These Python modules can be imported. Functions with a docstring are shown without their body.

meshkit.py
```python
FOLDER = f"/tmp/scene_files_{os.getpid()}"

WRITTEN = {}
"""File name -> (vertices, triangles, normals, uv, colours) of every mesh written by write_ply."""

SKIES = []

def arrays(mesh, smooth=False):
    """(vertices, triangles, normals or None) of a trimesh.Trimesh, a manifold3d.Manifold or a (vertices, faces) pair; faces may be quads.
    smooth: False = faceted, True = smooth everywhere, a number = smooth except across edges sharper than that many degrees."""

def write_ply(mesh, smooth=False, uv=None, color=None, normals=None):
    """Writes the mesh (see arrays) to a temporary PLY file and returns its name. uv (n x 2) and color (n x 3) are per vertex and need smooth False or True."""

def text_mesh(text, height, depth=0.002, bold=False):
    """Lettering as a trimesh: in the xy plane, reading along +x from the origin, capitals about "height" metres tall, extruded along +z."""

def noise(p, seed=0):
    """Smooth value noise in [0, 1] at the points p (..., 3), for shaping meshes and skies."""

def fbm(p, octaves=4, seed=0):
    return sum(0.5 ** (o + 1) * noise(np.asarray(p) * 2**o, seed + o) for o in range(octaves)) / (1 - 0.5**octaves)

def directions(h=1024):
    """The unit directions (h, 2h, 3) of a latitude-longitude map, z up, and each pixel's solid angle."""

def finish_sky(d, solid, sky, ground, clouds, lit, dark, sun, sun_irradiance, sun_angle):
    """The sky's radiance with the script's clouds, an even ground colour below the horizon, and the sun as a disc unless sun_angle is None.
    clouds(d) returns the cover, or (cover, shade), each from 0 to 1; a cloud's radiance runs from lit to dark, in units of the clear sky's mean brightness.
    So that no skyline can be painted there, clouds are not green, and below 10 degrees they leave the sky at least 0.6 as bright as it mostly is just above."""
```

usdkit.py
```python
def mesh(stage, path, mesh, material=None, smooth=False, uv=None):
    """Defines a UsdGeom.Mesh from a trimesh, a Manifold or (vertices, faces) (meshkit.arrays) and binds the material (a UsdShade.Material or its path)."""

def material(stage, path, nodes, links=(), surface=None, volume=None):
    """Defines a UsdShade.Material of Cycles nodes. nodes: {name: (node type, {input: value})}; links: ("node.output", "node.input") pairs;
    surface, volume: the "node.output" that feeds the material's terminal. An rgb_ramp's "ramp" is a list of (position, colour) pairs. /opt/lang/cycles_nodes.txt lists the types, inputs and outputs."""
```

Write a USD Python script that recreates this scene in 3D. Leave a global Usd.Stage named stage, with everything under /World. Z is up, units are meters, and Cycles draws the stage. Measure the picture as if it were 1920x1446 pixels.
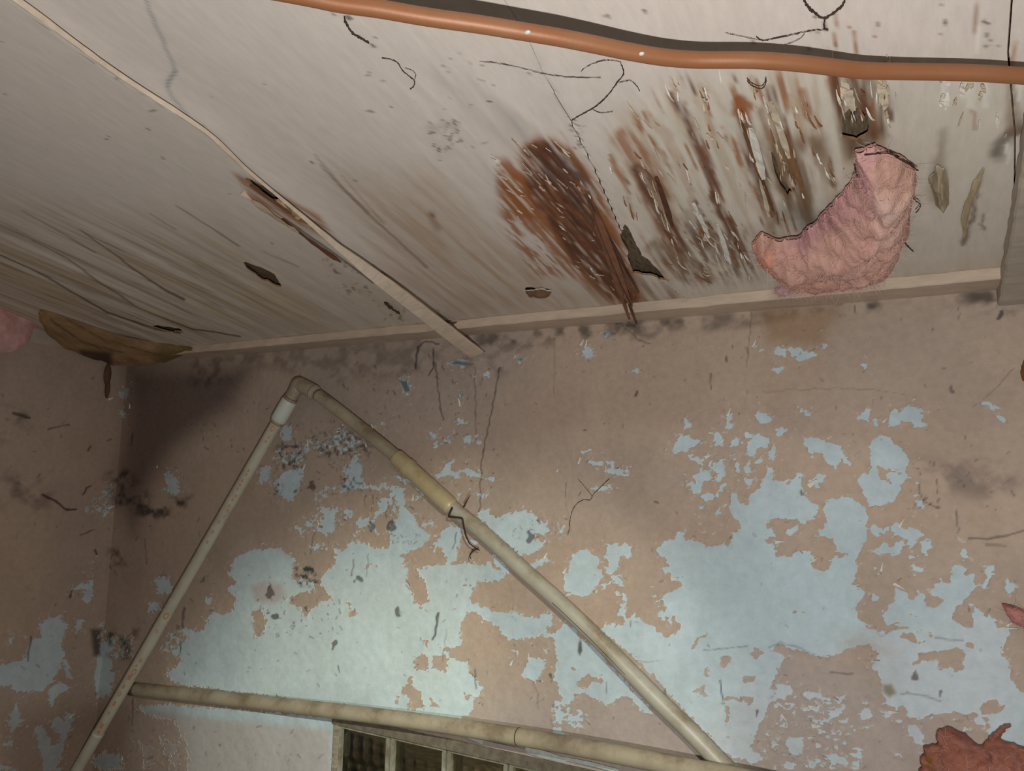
import math, random
import numpy as np
import trimesh, shapely
from shapely.geometry import Polygon
from scipy.spatial import cKDTree
import meshkit, usdkit
from pxr import Usd, UsdGeom, UsdLux, UsdShade, Gf, Sdf, Vt

stage = Usd.Stage.CreateInMemory()
UsdGeom.SetStageUpAxis(stage, 'Z')
UsdGeom.SetStageMetersPerUnit(stage, 1.0)
UsdGeom.Xform.Define(stage, '/World')
UsdGeom.Scope.Define(stage, '/World/Looks')

# ------------------------------------------------------------------ camera
W, H, F = 1920, 1446, 1400.0
CX, CY = W / 2, H / 2
EYE = np.array([0.0, 0.0, 1.7])
unit = lambda v: np.asarray(v, float) / np.linalg.norm(v)
cam_ray = lambda p: np.array([(p[0] - CX) / F, -(p[1] - CY) / F, -1.0])
AX = -unit(cam_ray((-1650, 845)))                      # wall's direction, from its vanishing point
AZ = unit(cam_ray((1188, -10477)))
AZ = unit(AZ - AX * (AZ @ AX))
R = np.stack([AX, np.cross(AZ, AX), AZ])               # camera to world
EXPOSURE = 0.0
cam = UsdGeom.Camera.Define(stage, '/World/camera')
m4 = np.eye(4); m4[:3, :3] = R.T; m4[3, :3] = EYE
cam.AddTransformOp().Set(Gf.Matrix4d(*m4.ravel().tolist()))
cam.CreateHorizontalApertureAttr(36.0)
cam.CreateVerticalApertureAttr(36.0 * H / W)
cam.CreateFocalLengthAttr(36.0 * F / W)
cam.CreateClippingRangeAttr((0.02, 100))
cam.CreateExposureAttr(EXPOSURE)

# ------------------------------------------------------------------ light
def sphere_light(name, pos, radius, power, color, axis=None, angle=None, soft=0.0):
    l = UsdLux.SphereLight.Define(stage, '/World/' + name)
    l.CreateRadiusAttr(radius)
    l.CreateIntensityAttr(power)
    l.CreateNormalizeAttr(True)
    l.CreateColorAttr(Gf.Vec3f(*color))
    if axis is not None:
        z = -unit(axis); x = unit(np.cross([0, 0, 1.0], z)); y = np.cross(z, x)
        m = np.eye(4); m[0, :3], m[1, :3], m[2, :3], m[3, :3] = x, y, z, pos
        l.AddTransformOp().Set(Gf.Matrix4d(*m.ravel().tolist()))
        s = UsdLux.ShapingAPI.Apply(l.GetPrim())
        s.CreateShapingConeAngleAttr(angle); s.CreateShapingConeSoftnessAttr(soft)
    else:
        l.AddTranslateOp().Set(Gf.Vec3d(*map(float, pos)))
    return l

# the phone's flash, just ahead of and below the lens, and an unseen lamp added on the right for the brighter lower wall
sphere_light('flash_light', EYE + R @ np.array([0.02, -0.22, 0.03]), 0.008, 21.8, (1.0, 0.99, 0.97))
ADDED_LAMP = EYE + np.array([0.12, 0.12, 0.28])
sphere_light('added_spill_light', ADDED_LAMP, 0.025, 2.8, (1.0, 1.0, 0.86), (-0.262, 0.62, -0.739), 45.0, 0.06)       # the added lamp's wide spill, with its soft-edged rim
sphere_light('added_beam', ADDED_LAMP, 0.025, 20.0, (1.0, 1.0, 0.82), (-0.54, 0.724, -0.43), 21.8, 0.6)         # its beam
sphere_light('added_hot_spot', ADDED_LAMP, 0.025, 42.0, (0.96, 1.0, 0.86), (-0.64, 0.66, -0.40), 14.5, 1.0)      # and its hot spot
dome = UsdLux.DomeLight.Define(stage, '/World/ambient_light')
dome.CreateIntensityAttr(0.016)
dome.CreateColorAttr(Gf.Vec3f(1.0, 0.9, 0.85))

# ------------------------------------------------------------------ helpers: tagging and names
_used = {}
def numbered(parent, name):
    k = parent + '/' + name
    n = _used.get(k, -1) + 1
    _used[k] = n
    return k if n == 0 else '%s_%03d' % (k, n)

def path_of(o):
    return '/World' if o is None else str(o.GetPath())

def tag(o, label=None, cat=None, group=None, kind=None):
    for k, v in (('label', label), ('category', cat), ('group', group), ('kind', kind)):
        if v:
            o.SetCustomDataByKey(k, v)
    return o

def thing(name, label=None, cat=None, loc=(0, 0, 0), group=None, kind=None):
    x = UsdGeom.Xform.Define(stage, numbered('/World', name))
    x.AddTranslateOp().Set(Gf.Vec3d(*map(float, loc)))
    return tag(x.GetPrim(), label, cat, group, kind)

def obj(name, mesh, material, parent=None, smooth=30, col=None, base=None):
    """One Mesh prim. base: world position of the parent, taken off the vertices."""
    if base is not None:
        v, f, _ = meshkit.arrays(mesh)
        mesh = (v - np.asarray(base, float), f)
    m = usdkit.mesh(stage, numbered(path_of(parent), name), mesh, material, smooth)
    if col is not None:
        UsdGeom.PrimvarsAPI(m).CreatePrimvar('paint', Sdf.ValueTypeNames.Color3fArray, 'vertex').Set(Vt.Vec3fArray.FromNumpy(np.asarray(col, np.float32)))
    return m.GetPrim()

def lin(*c):
    c = np.asarray(c if len(c) > 1 else c[0], float) / 255.0
    return np.where(c <= 0.04045, c / 12.92, ((c + 0.055) / 1.055) ** 2.4)

# ------------------------------------------------------------------ where a point seen in the photograph lies in the room
D = 2.0                                                # back wall: y = D
XL = -2.96                                             # left wall: x = XL
ZF = -EYE[2]
TRIM_Y, TRIM_Z0, TRIM_Z1 = D - 0.11, 0.452, 0.480       # all heights here are from the eye
SLOPE = 0.177
ray = lambda p: R @ cam_ray(p)
def on_wall(p, off=0.0):
    d = ray(p); return d * (D - off) / d[1]
def on_left(p, off=0.0):
    d = ray(p); return d * (XL + off) / d[0]
def on_ceil(p, drop=0.0):
    d = ray(p)                                          # z = TRIM_Z1 + (TRIM_Y - y) * SLOPE - drop
    return d * (TRIM_Z1 + TRIM_Y * SLOPE - drop) / (d[2] + SLOPE * d[1])
def ceil_z(y):
    return TRIM_Z1 + (TRIM_Y - y) * SLOPE
CN = unit([0, -SLOPE, -1])                              # out of the ceiling, down into the room
def project(P):
    q = P @ R
    return np.stack([CX + F * q[..., 0] / -q[..., 2], CY - F * q[..., 1] / -q[..., 2]], -1)

# ------------------------------------------------------------------ shape fields
def smooth01(x):
    x = np.clip(x, 0, 1); return x * x * (3 - 2 * x)

def seg_dist(U, V, pts):
    """Distance to a polyline and the parameter 0..1 along it."""
    best = np.full(U.shape, 1e9); at = np.zeros(U.shape)
    pts = np.asarray(pts, float)
    L = np.concatenate([[0], np.cumsum(np.linalg.norm(np.diff(pts, axis=0), axis=1))])
    for k, (a, b) in enumerate(zip(pts[:-1], pts[1:])):
        d = b - a; q = max(d @ d, 1e-9)
        t = np.clip(((U - a[0]) * d[0] + (V - a[1]) * d[1]) / q, 0, 1)
        r = np.hypot(U - a[0] - t * d[0], V - a[1] - t * d[1])
        w = r < best
        best = np.where(w, r, best); at = np.where(w, (L[k] + t * (L[k + 1] - L[k])) / L[-1], at)
    return best, at

def poly_sd(U, V, poly):
    """Signed distance to a polygon's edge, positive inside."""
    p = np.asarray(poly, float)
    d, _ = seg_dist(U, V, np.vstack([p, p[:1]]))
    inside = np.zeros(U.shape, bool)
    for (x0, y0), (x1, y1) in zip(p, np.roll(p, -1, 0)):
        c = (y0 > V) != (y1 > V)
        if y1 != y0:
            inside ^= c & (U < (x1 - x0) * (V - y0) / (y1 - y0) + x0)
    return np.where(inside, d, -d)

class Field:
    """Points with their traced coordinates (U, V): colours and cut-outs are laid down on them."""
    def __init__(self, pos, base):
        self.pos = pos
        uv = project(pos)
        self.U, self.V = uv[..., 0], uv[..., 1]
        self.c = np.broadcast_to(np.asarray(base, float), pos.shape).copy()
        self.P = None
    def near(self, pts, pad):
        p = np.asarray(pts, float)
        m = (self.U > p[:, 0].min() - pad) & (self.U < p[:, 0].max() + pad) & (self.V > p[:, 1].min() - pad) & (self.V < p[:, 1].max() + pad)
        return np.nonzero(m)
    def lay(self, idx, a, color, mode='mix'):
        a = np.clip(a, 0, 1)[..., None]
        c = np.asarray(color, float)
        self.c[idx] = self.c[idx] * (1 - a) + (self.c[idx] * c if mode == 'mul' else c) * a
    def stroke(self, pts, width, color, a=1.0, soft=1.0, taper=(1, 1), mode='mix', wob=0.0):
        pad = max(np.max(width), 1) * 2 + soft * 2 + 4 + wob
        i = self.near(pts, pad)
        if not len(i[0]):
            return
        U, V = self.U[i], self.V[i]
        if wob:
            q = self.pos[i]
            U = U + (meshkit.noise(q * 60, 5) - .5) * 2 * wob; V = V + (meshkit.noise(q * 60, 6) - .5) * 2 * wob
        d, t = seg_dist(U, V, pts)
        w = width / 2 * (taper[0] + (taper[1] - taper[0]) * t)
        self.lay(i, a * smooth01((w + soft - d) / (2 * soft) ), color, mode)
    def blob(self, poly, color, a=1.0, soft=10.0, mode='mix', noise=None):
        i = self.near(poly, soft * 2)
        if not len(i[0]):
            return
        s = poly_sd(self.U[i], self.V[i], poly)
        al = smooth01(s / (2 * soft) + .5)
        if noise is not None:
            al = al * noise[i]
        self.lay(i, a * al, color, mode)
    def spots(self, poly, n, size, color, a=0.9, seed=0, stretch=1.0, mode='mix'):
        """n specks of dirt inside a polygon."""
        rng = np.random.default_rng(seed)
        p = np.asarray(poly, float); g = Polygon(p)
        lo, hi = p.min(0), p.max(0)
        k = 0
        while k < n:
            q = lo + rng.random(2) * (hi - lo)
            if not g.contains(shapely.Point(q)):
                n -= 0.3; continue
            k += 1
            s = size * (0.5 + rng.random())
            ang = rng.normal(0, 0.9) + math.pi / 2
            e = np.array([math.cos(ang), math.sin(ang)]) * s * stretch * rng.random()
            self.stroke([q - e, q + e + 0.01], s, color, a * (0.5 + 0.5 * rng.random()), 0.8, mode=mode)

def cell_noise(P2, n, seed, power=1.0):
    """Angular shards: one random value for each cell of a random Voronoi pattern over the plane points P2 (m)."""
    rng = np.random.default_rng(seed)
    lo, hi = P2.reshape(-1, 2).min(0), P2.reshape(-1, 2).max(0)
    pts = lo + rng.random((n, 2)) * (hi - lo)
    _, i = cKDTree(pts).query(P2.reshape(-1, 2))
    return rng.random(n)[i].reshape(P2.shape[:-1])

def march(P, pos, col):
    """The sheet where P > 0 on a grid: (vertices, colours, faces, edge pairs along the cuts)."""
    ny, nx = P.shape
    idx = np.arange(ny * nx).reshape(ny, nx)
    a, b, c, d = idx[:-1, :-1].ravel(), idx[:-1, 1:].ravel(), idx[1:, 1:].ravel(), idx[1:, :-1].ravel()
    tri = np.concatenate([np.stack([a, b, c], 1), np.stack([a, c, d], 1)])
    p = P.ravel(); q = pos.reshape(-1, 3); cc = col.reshape(-1, 3)
    ins = p[tri] > 0; k = ins.sum(1)
    full = tri[k == 3]
    def rolled(sel, want):
        t = tri[sel]; s = ins[sel]
        r = np.argmax(s == want, axis=1)
        return np.stack([t[np.arange(len(t)), (r + j) % 3] for j in range(3)], 1)
    one, two = rolled(k == 1, True), rolled(k == 2, False)
    e1 = np.concatenate([one[:, [0, 1]], one[:, [0, 2]], two[:, [0, 1]], two[:, [0, 2]]])
    lo, hi = e1.min(1), e1.max(1)
    key, inv = np.unique(lo.astype(np.int64) * (ny * nx) + hi, return_inverse=True)
    l, h = key // (ny * nx), key % (ny * nx)
    t = (p[l] / (p[l] - p[h]))[:, None]
    nv, nc = q[l] + (q[h] - q[l]) * t, np.where(p[l][:, None] > 0, cc[l], cc[h])
    inv = inv.ravel() + ny * nx
    n1, n2 = len(one), len(two)
    o1, o2 = inv[:n1], inv[n1:2 * n1]
    t1, t2 = inv[2 * n1:2 * n1 + n2], inv[2 * n1 + n2:]
    faces = np.concatenate([full, np.stack([one[:, 0], o1, o2], 1), np.stack([t1, two[:, 1], two[:, 2]], 1), np.stack([t1, two[:, 2], t2], 1)])
    edges = np.concatenate([np.stack([o1, o2], 1), np.stack([t2, t1], 1)])
    v = np.concatenate([q, nv]); cl = np.concatenate([cc, nc])
    used = np.unique(faces); back = np.full(len(v), -1); back[used] = np.arange(len(used))
    return v[used], cl[used], back[faces], back[edges]

def with_skirt(v, cl, f, e, depth, edge_col=None):
    """Turns the cut edges back by the vector depth, so that the sheet has thickness there."""
    n = len(v)
    ea, eb = e[:, 0], e[:, 1]
    add = np.concatenate([v[ea], v[eb], v[ea] + depth, v[eb] + depth])
    ac = np.concatenate([cl[ea], cl[eb], cl[ea], cl[eb]])
    if edge_col is not None:
        ac = np.broadcast_to(edge_col, ac.shape)
    m = len(e); i = np.arange(m) + n
    fs = np.concatenate([np.stack([i, i + 2 * m, i + m], 1), np.stack([i + m, i + 2 * m, i + 3 * m], 1)])
    return np.concatenate([v, add]), np.concatenate([cl, ac]), np.concatenate([f, fs])

def flip(f): return f[:, ::-1]

# ------------------------------------------------------------------ materials
def paint_mat(name, rough=0.6, grain=60.0, amount=0.12, bump=0.3, dist=0.002, stretch=(1, 1, 1), spec=0.3, color=None, fine=400.0):
    """Vertex paint (or one colour) with fine procedural mottling and relief."""
    nodes = {'tc': ('texture_coordinate', {}), 'mp': ('mapping', {'scale': stretch}),
             'n1': ('noise_texture', {'scale': grain, 'detail': 6.0, 'roughness': 0.65}),
             'n2': ('noise_texture', {'scale': fine, 'detail': 4.0, 'roughness': 0.6}),
             'mr': ('map_range', {'from_min': 0.3, 'from_max': 0.7, 'to_min': 1 - amount, 'to_max': 1 + amount * 0.6}),
             'mx': ('mix', {'mix_type': 'multiply', 'fac': 1.0}),
             'ad': ('math', {'math_type': 'add'}),
             'bp': ('bump', {'strength': bump, 'distance': dist}),
             'p': ('principled_bsdf', {'roughness': rough, 'specular_ior_level': spec})}
    links = [('tc.object', 'mp.vector'), ('mp.vector', 'n1.vector'), ('mp.vector', 'n2.vector'), ('n1.fac', 'mr.value'), ('mr.result', 'mx.color2'),
             ('n1.fac', 'ad.value1'), ('n2.fac', 'ad.value2'), ('ad.value', 'bp.height'), ('bp.normal', 'p.normal'), ('mx.color', 'p.base_color')]
    if color is None:
        nodes['at'] = ('attribute', {'attribute': 'paint'}); links.append(('at.color', 'mx.color1'))
    else:
        nodes['mx'][1]['color1'] = tuple(color)
    return usdkit.material(stage, '/World/Looks/' + name, nodes, links, surface='p.BSDF')

M_COAT = paint_mat('pink_paint', 0.62, 50, 0.10, 0.25, 0.002)
M_PLASTER = paint_mat('blue_white_plaster', 0.75, 40, 0.10, 0.4, 0.002)
M_CEIL = paint_mat('ceiling_paint', 0.62, 9, 0.08, 0.25, 0.0015, stretch=(9, 1.2, 9))
M_WOOD = paint_mat('bare_wood', 0.7, 8, 0.25, 0.5, 0.002, stretch=(14, 1.5, 14))
M_TRIM = paint_mat('painted_trim', 0.5, 14, 0.16, 0.3, 0.0015, stretch=(1, 4, 4))
M_WOOL = paint_mat('glass_wool', 0.95, 28, 0.2, .6, 0.006, spec=0.05, fine=260)
M_DARK = paint_mat('dark_cavity', 0.9, 24, 0.75, 0.5, 0.004, color=lin(124, 106, 84), stretch=(14, 2, 2))
M_STRAND = paint_mat('dirty_strand', 0.9, 60, 0.3, 0.5, 0.002, color=lin(66, 52, 44))
M_FLOOR = paint_mat('concrete', 0.85, 12, 0.2, 0.4, 0.003, color=lin(110, 104, 98))

def T(ox, oy, s, *polys):
    """Polygons traced in an enlargement: origin and scale back to the photograph's frame."""
    return [[(ox + x / s, oy + y / s) for x, y in p] for p in polys]

# ================================================================== the walls: where the paint has come off
A_, B_, C_, D_ = (0, 720, 4), (480, 720, 4), (960, 720, 4), (1440, 720, 4)
E_, F_, G_, H_ = (0, 1080, 4), (480, 1080, 4), (960, 1080, 4), (1440, 1080, 4)
PEEL = []                                              # bare patches
PEEL += T(*A_, [(900, 60), (960, 40), (950, 100), (915, 115), (890, 90)], [(905, 210), (935, 200), (930, 250), (905, 255)],
          [(1265, 660), (1330, 720), (1335, 820), (1265, 815), (1255, 720)])
PEEL += T(*B_, [(200, 320), (270, 320), (260, 420), (215, 420)], [(30, 640), (110, 620), (90, 720), (30, 740)],
          [(140, 740), (220, 660), (350, 640), (350, 720), (300, 800), (280, 880), (200, 850), (150, 790)],
          [(750, 540), (790, 640), (800, 760), (700, 800), (640, 820), (660, 760), (720, 720), (660, 650)],
          [(800, 770), (910, 765), (930, 790), (820, 790)],
          [(470, 1050), (530, 1000), (500, 940), (600, 940), (600, 1010), (580, 1060), (590, 1100), (520, 1130), (470, 1090)],
          [(310, 1080), (370, 1100), (350, 1120)], [(770, 1020), (850, 1010), (840, 1060), (780, 1085)], [(880, 1040), (910, 1120), (860, 1080)],
          [(680, 950), (720, 960), (700, 1000), (650, 990)], [(380, 1040), (440, 1060), (390, 1070)], [(730, 1110), (780, 1110), (760, 1135)],
          [(915, 880), (1000, 870), (980, 950), (900, 975), (940, 930)], [(420, 1220), (520, 1200), (430, 1235)], [(590, 1240), (690, 1250), (690, 1290), (620, 1290)],
          [(1560, 410), (1600, 395), (1610, 430), (1570, 440)], [(1640, 440), (1665, 405), (1685, 440)], [(1500, 270), (1540, 265), (1580, 300), (1520, 300)],
          [(950, 300), (1000, 295), (980, 315)], [(1350, 680), (1410, 650), (1440, 600), (1490, 580), (1450, 630), (1450, 660), (1530, 670), (1520, 695), (1400, 690)],
          [(1545, 645), (1570, 635), (1680, 680), (1660, 705), (1560, 665)], [(1730, 715), (1785, 710), (1760, 730)], [(1510, 810), (1540, 820), (1520, 850)],
          [(1660, 820), (1740, 830), (1720, 855)], [(1200, 770), (1270, 790), (1260, 830), (1220, 810)], [(1060, 700), (1160, 720), (1130, 740)],
          [(1320, 1210), (1380, 1160), (1420, 1090), (1470, 1060), (1540, 1100), (1530, 1180), (1500, 1260), (1510, 1330), (1440, 1340), (1440, 1300), (1400, 1230)],
          [(1500, 1440), (1570, 1390), (1640, 1350), (1720, 1370), (1750, 1340), (1800, 1400), (1860, 1440), (1800, 1470), (1520, 1480)],
          [(1590, 1170), (1660, 1190), (1620, 1220)], [(1250, 1060), (1330, 1030), (1300, 1060)], [(1790, 1290), (1900, 1380), (1890, 1430), (1800, 1350)])
PEEL.append([(444, 1048), (470, 1034), (530, 1030), (552, 1052), (548, 1088), (600, 1092), (625, 1062), (662, 1016), (708, 1022), (730, 1018), (737, 985), (752, 962), (744, 925), (716, 910),
             (757, 918), (759, 945), (785, 985), (808, 1005), (790, 1028), (755, 1040), (765, 1068), (830, 1060), (880, 1056), (925, 1062), (905, 1080), (885, 1105), (882, 1130), (920, 1145),
             (960, 1152), (985, 1160), (960, 1185), (940, 1175), (905, 1158), (890, 1150), (870, 1180), (862, 1215), (880, 1255), (905, 1290), (890, 1310), (880, 1340), (850, 1345), (760, 1335),
             (640, 1320), (480, 1300), (330, 1280), (318, 1262), (345, 1238), (325, 1222), (355, 1196), (345, 1180), (385, 1185), (395, 1152), (440, 1150), (442, 1122), (430, 1105), (450, 1092), (430, 1075)])
PEEL += [[(900, 970), (905, 958), (915, 953), (916, 968), (938, 972), (960, 963), (982, 959), (998, 961), (1005, 975), (1020, 980), (1028, 993), (1017, 1003), (1000, 1000), (1005, 1013), (1027, 1018),
          (1010, 1030), (990, 1038), (975, 1040), (955, 1020), (930, 1000)]]
PEEL += T(*C_, [(145, 1350), (240, 1310), (270, 1290), (280, 1320), (190, 1370), (150, 1390)], [(570, 590), (600, 580), (680, 575), (700, 585), (660, 605), (600, 610)],
          [(720, 640), (750, 645), (780, 630), (800, 650), (880, 675), (760, 675), (730, 660)], [(600, 775), (650, 770), (745, 785), (720, 795), (640, 785)], [(525, 515), (585, 490), (560, 510)],
          [(690, 578), (750, 582), (790, 640), (770, 640), (740, 596)],
          [(1200, 510), (1240, 430), (1300, 390), (1340, 410), (1420, 445), (1340, 480), (1270, 510)], [(1305, 260), (1330, 260), (1340, 310), (1300, 325)], [(1620, 235), (1640, 230), (1645, 320), (1615, 320)],
          [(1830, 265), (1870, 225), (1920, 245), (1910, 290), (1850, 290)], [(1520, 390), (1550, 370), (1580, 390), (1570, 470), (1525, 475)], [(1650, 420), (1710, 415), (1690, 460), (1665, 480)],
          [(1735, 360), (1780, 370), (1850, 385), (1750, 400)], [(1770, 440), (1830, 400), (1920, 390), (1920, 480), (1840, 480), (1820, 540), (1760, 530)], [(1340, 550), (1430, 560), (1420, 585), (1350, 580)],
          [(1510, 580), (1580, 575), (1590, 660), (1590, 690), (1550, 740), (1540, 680), (1500, 650)],
          [(1310, 740), (1380, 760), (1370, 690), (1410, 670), (1420, 600), (1440, 640), (1420, 780), (1370, 840), (1350, 780)], [(1440, 670), (1490, 670), (1480, 710), (1450, 710)],
          [(1430, 850), (1500, 820), (1510, 880), (1450, 890)], [(1540, 830), (1560, 770), (1590, 740), (1580, 790)], [(1400, 930), (1450, 890), (1430, 940)], [(1530, 970), (1560, 920), (1555, 970)],
          [(1670, 640), (1690, 580), (1700, 670)], [(1750, 610), (1785, 600), (1770, 680), (1750, 660)], [(1830, 590), (1880, 530), (1870, 580)], [(1770, 740), (1800, 710), (1790, 750)],
          [(1480, 600), (1505, 570), (1495, 650)], [(1445, 540), (1465, 510), (1460, 550)], [(350, 1090), (390, 1065), (395, 1095), (360, 1115)],
          [(710, 1220), (780, 1205), (800, 1230), (850, 1205), (885, 1210), (890, 1280), (870, 1300), (830, 1270), (790, 1290), (810, 1350), (740, 1420), (710, 1400), (750, 1340), (710, 1310)])
PEEL += [[(1368, 952), (1372, 925), (1385, 928), (1384, 945), (1400, 948), (1406, 932), (1430, 915), (1432, 895), (1440, 880), (1447, 880), (1446, 897), (1460, 903), (1480, 905), (1500, 892), (1502, 912),
          (1502, 930), (1512, 930), (1525, 945), (1533, 950), (1530, 970), (1520, 975), (1505, 980), (1497, 972), (1475, 975), (1450, 985), (1450, 1000), (1428, 1012), (1440, 1022), (1405, 1015), (1380, 1020),
          (1378, 1000), (1395, 985), (1380, 975)],
         [(1540, 955), (1552, 937), (1580, 935), (1600, 938), (1618, 950), (1625, 965), (1622, 985), (1624, 1005), (1608, 1040), (1600, 1050), (1590, 1038), (1570, 1030), (1562, 1010), (1536, 1002), (1550, 990), (1548, 970)],
         [(1232, 1035), (1240, 1020), (1262, 1012), (1275, 997), (1285, 998), (1278, 1015), (1298, 1012), (1320, 1020), (1322, 1028), (1345, 1022), (1380, 1015), (1400, 1010), (1425, 1014), (1450, 1022),
          (1480, 1038), (1520, 1035), (1522, 1060), (1540, 1075), (1560, 1060), (1565, 1045), (1600, 1045), (1605, 1065), (1598, 1095), (1608, 1105), (1622, 1112), (1600, 1140), (1612, 1165), (1640, 1180),
          (1652, 1190), (1635, 1205), (1590, 1215), (1575, 1224), (1540, 1232), (1500, 1217), (1460, 1208), (1440, 1222), (1470, 1232), (1462, 1250), (1440, 1290), (1460, 1305), (1435, 1330), (1420, 1370),
          (1402, 1400), (1430, 1425), (1400, 1432), (1375, 1425), (1340, 1385), (1290, 1335), (1230, 1270), (1180, 1222), (1130, 1182), (1152, 1168), (1170, 1175), (1172, 1160), (1202, 1158), (1210, 1172),
          (1225, 1175), (1240, 1192), (1250, 1199), (1265, 1190), (1280, 1172), (1265, 1155), (1245, 1160), (1238, 1150), (1255, 1140), (1240, 1120), (1270, 1105), (1285, 1098), (1262, 1080), (1240, 1066), (1262, 1060)]]
PEEL += T(*H_, [(960, 90), (1040, 130), (1060, 180), (1160, 130), (1180, 230), (1250, 230), (1330, 180), (1240, 130), (1260, 60), (1370, 50), (1370, 0), (1390, -60), (1470, -80), (1480, -10), (1540, 0), (1540, 80),
                (1470, 190), (1380, 260), (1370, 330), (1450, 380), (1540, 390), (1540, 220), (1620, 290), (1670, 280), (1720, 400), (1780, 390), (1810, 440), (1760, 520), (1740, 600), (1810, 690), (1820, 790),
                (1900, 890), (1960, 900), (1960, 1300), (1840, 1280), (1740, 1240), (1660, 1180), (1670, 1060), (1560, 1030), (1480, 1030), (1400, 1010), (1280, 1020), (1170, 1070), (1040, 1040), (1040, 970),
                (910, 970), (870, 900), (850, 780), (780, 660), (840, 590), (800, 540), (700, 470), (830, 440), (940, 400), (880, 340), (880, 270), (950, 190)],
          [(1650, -20), (1690, -90), (1690, -20), (1620, 80)], [(1775, 130), (1800, 30), (1825, 110), (1790, 140)], [(800, 160), (830, 150), (830, 190), (790, 190)],
          [(670, 1030), (760, 990), (790, 1040), (720, 1090)], [(450, 1050), (510, 980), (580, 970), (560, 1030), (490, 1070)], [(500, 920), (570, 910), (540, 945)], [(260, 890), (390, 870), (390, 910), (290, 915)],
          [(290, 980), (370, 985), (400, 1030), (370, 1020)], [(50, 810), (180, 810), (190, 860), (110, 930), (60, 880)], [(360, 1100), (450, 1100), (400, 1120)], [(370, 1150), (450, 1160), (410, 1180)],
          [(510, 1080), (620, 1070), (560, 1105)], [(140, 1220), (260, 1210), (260, 1300), (200, 1350), (150, 1310)], [(400, 1340), (520, 1330), (600, 1400), (500, 1420), (450, 1390)],
          [(640, 1300), (710, 1300), (680, 1330)], [(605, 1340), (700, 1360), (640, 1365)], [(360, 1250), (390, 1270), (370, 1300)], [(970, 1330), (1000, 1310), (1010, 1350), (980, 1350)],
          [(1030, 1130), (1080, 1110), (1150, 1200), (1170, 1260), (1110, 1240)], [(710, 950), (780, 950), (740, 980)], [(120, 1400), (210, 1410), (200, 1440), (140, 1440)], [(280, 1370), (400, 1390), (330, 1430)],
          [(170, 970), (215, 985), (180, 990)], [(1560, 1080), (1620, 1070), (1620, 1110), (1570, 1110)])
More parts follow.
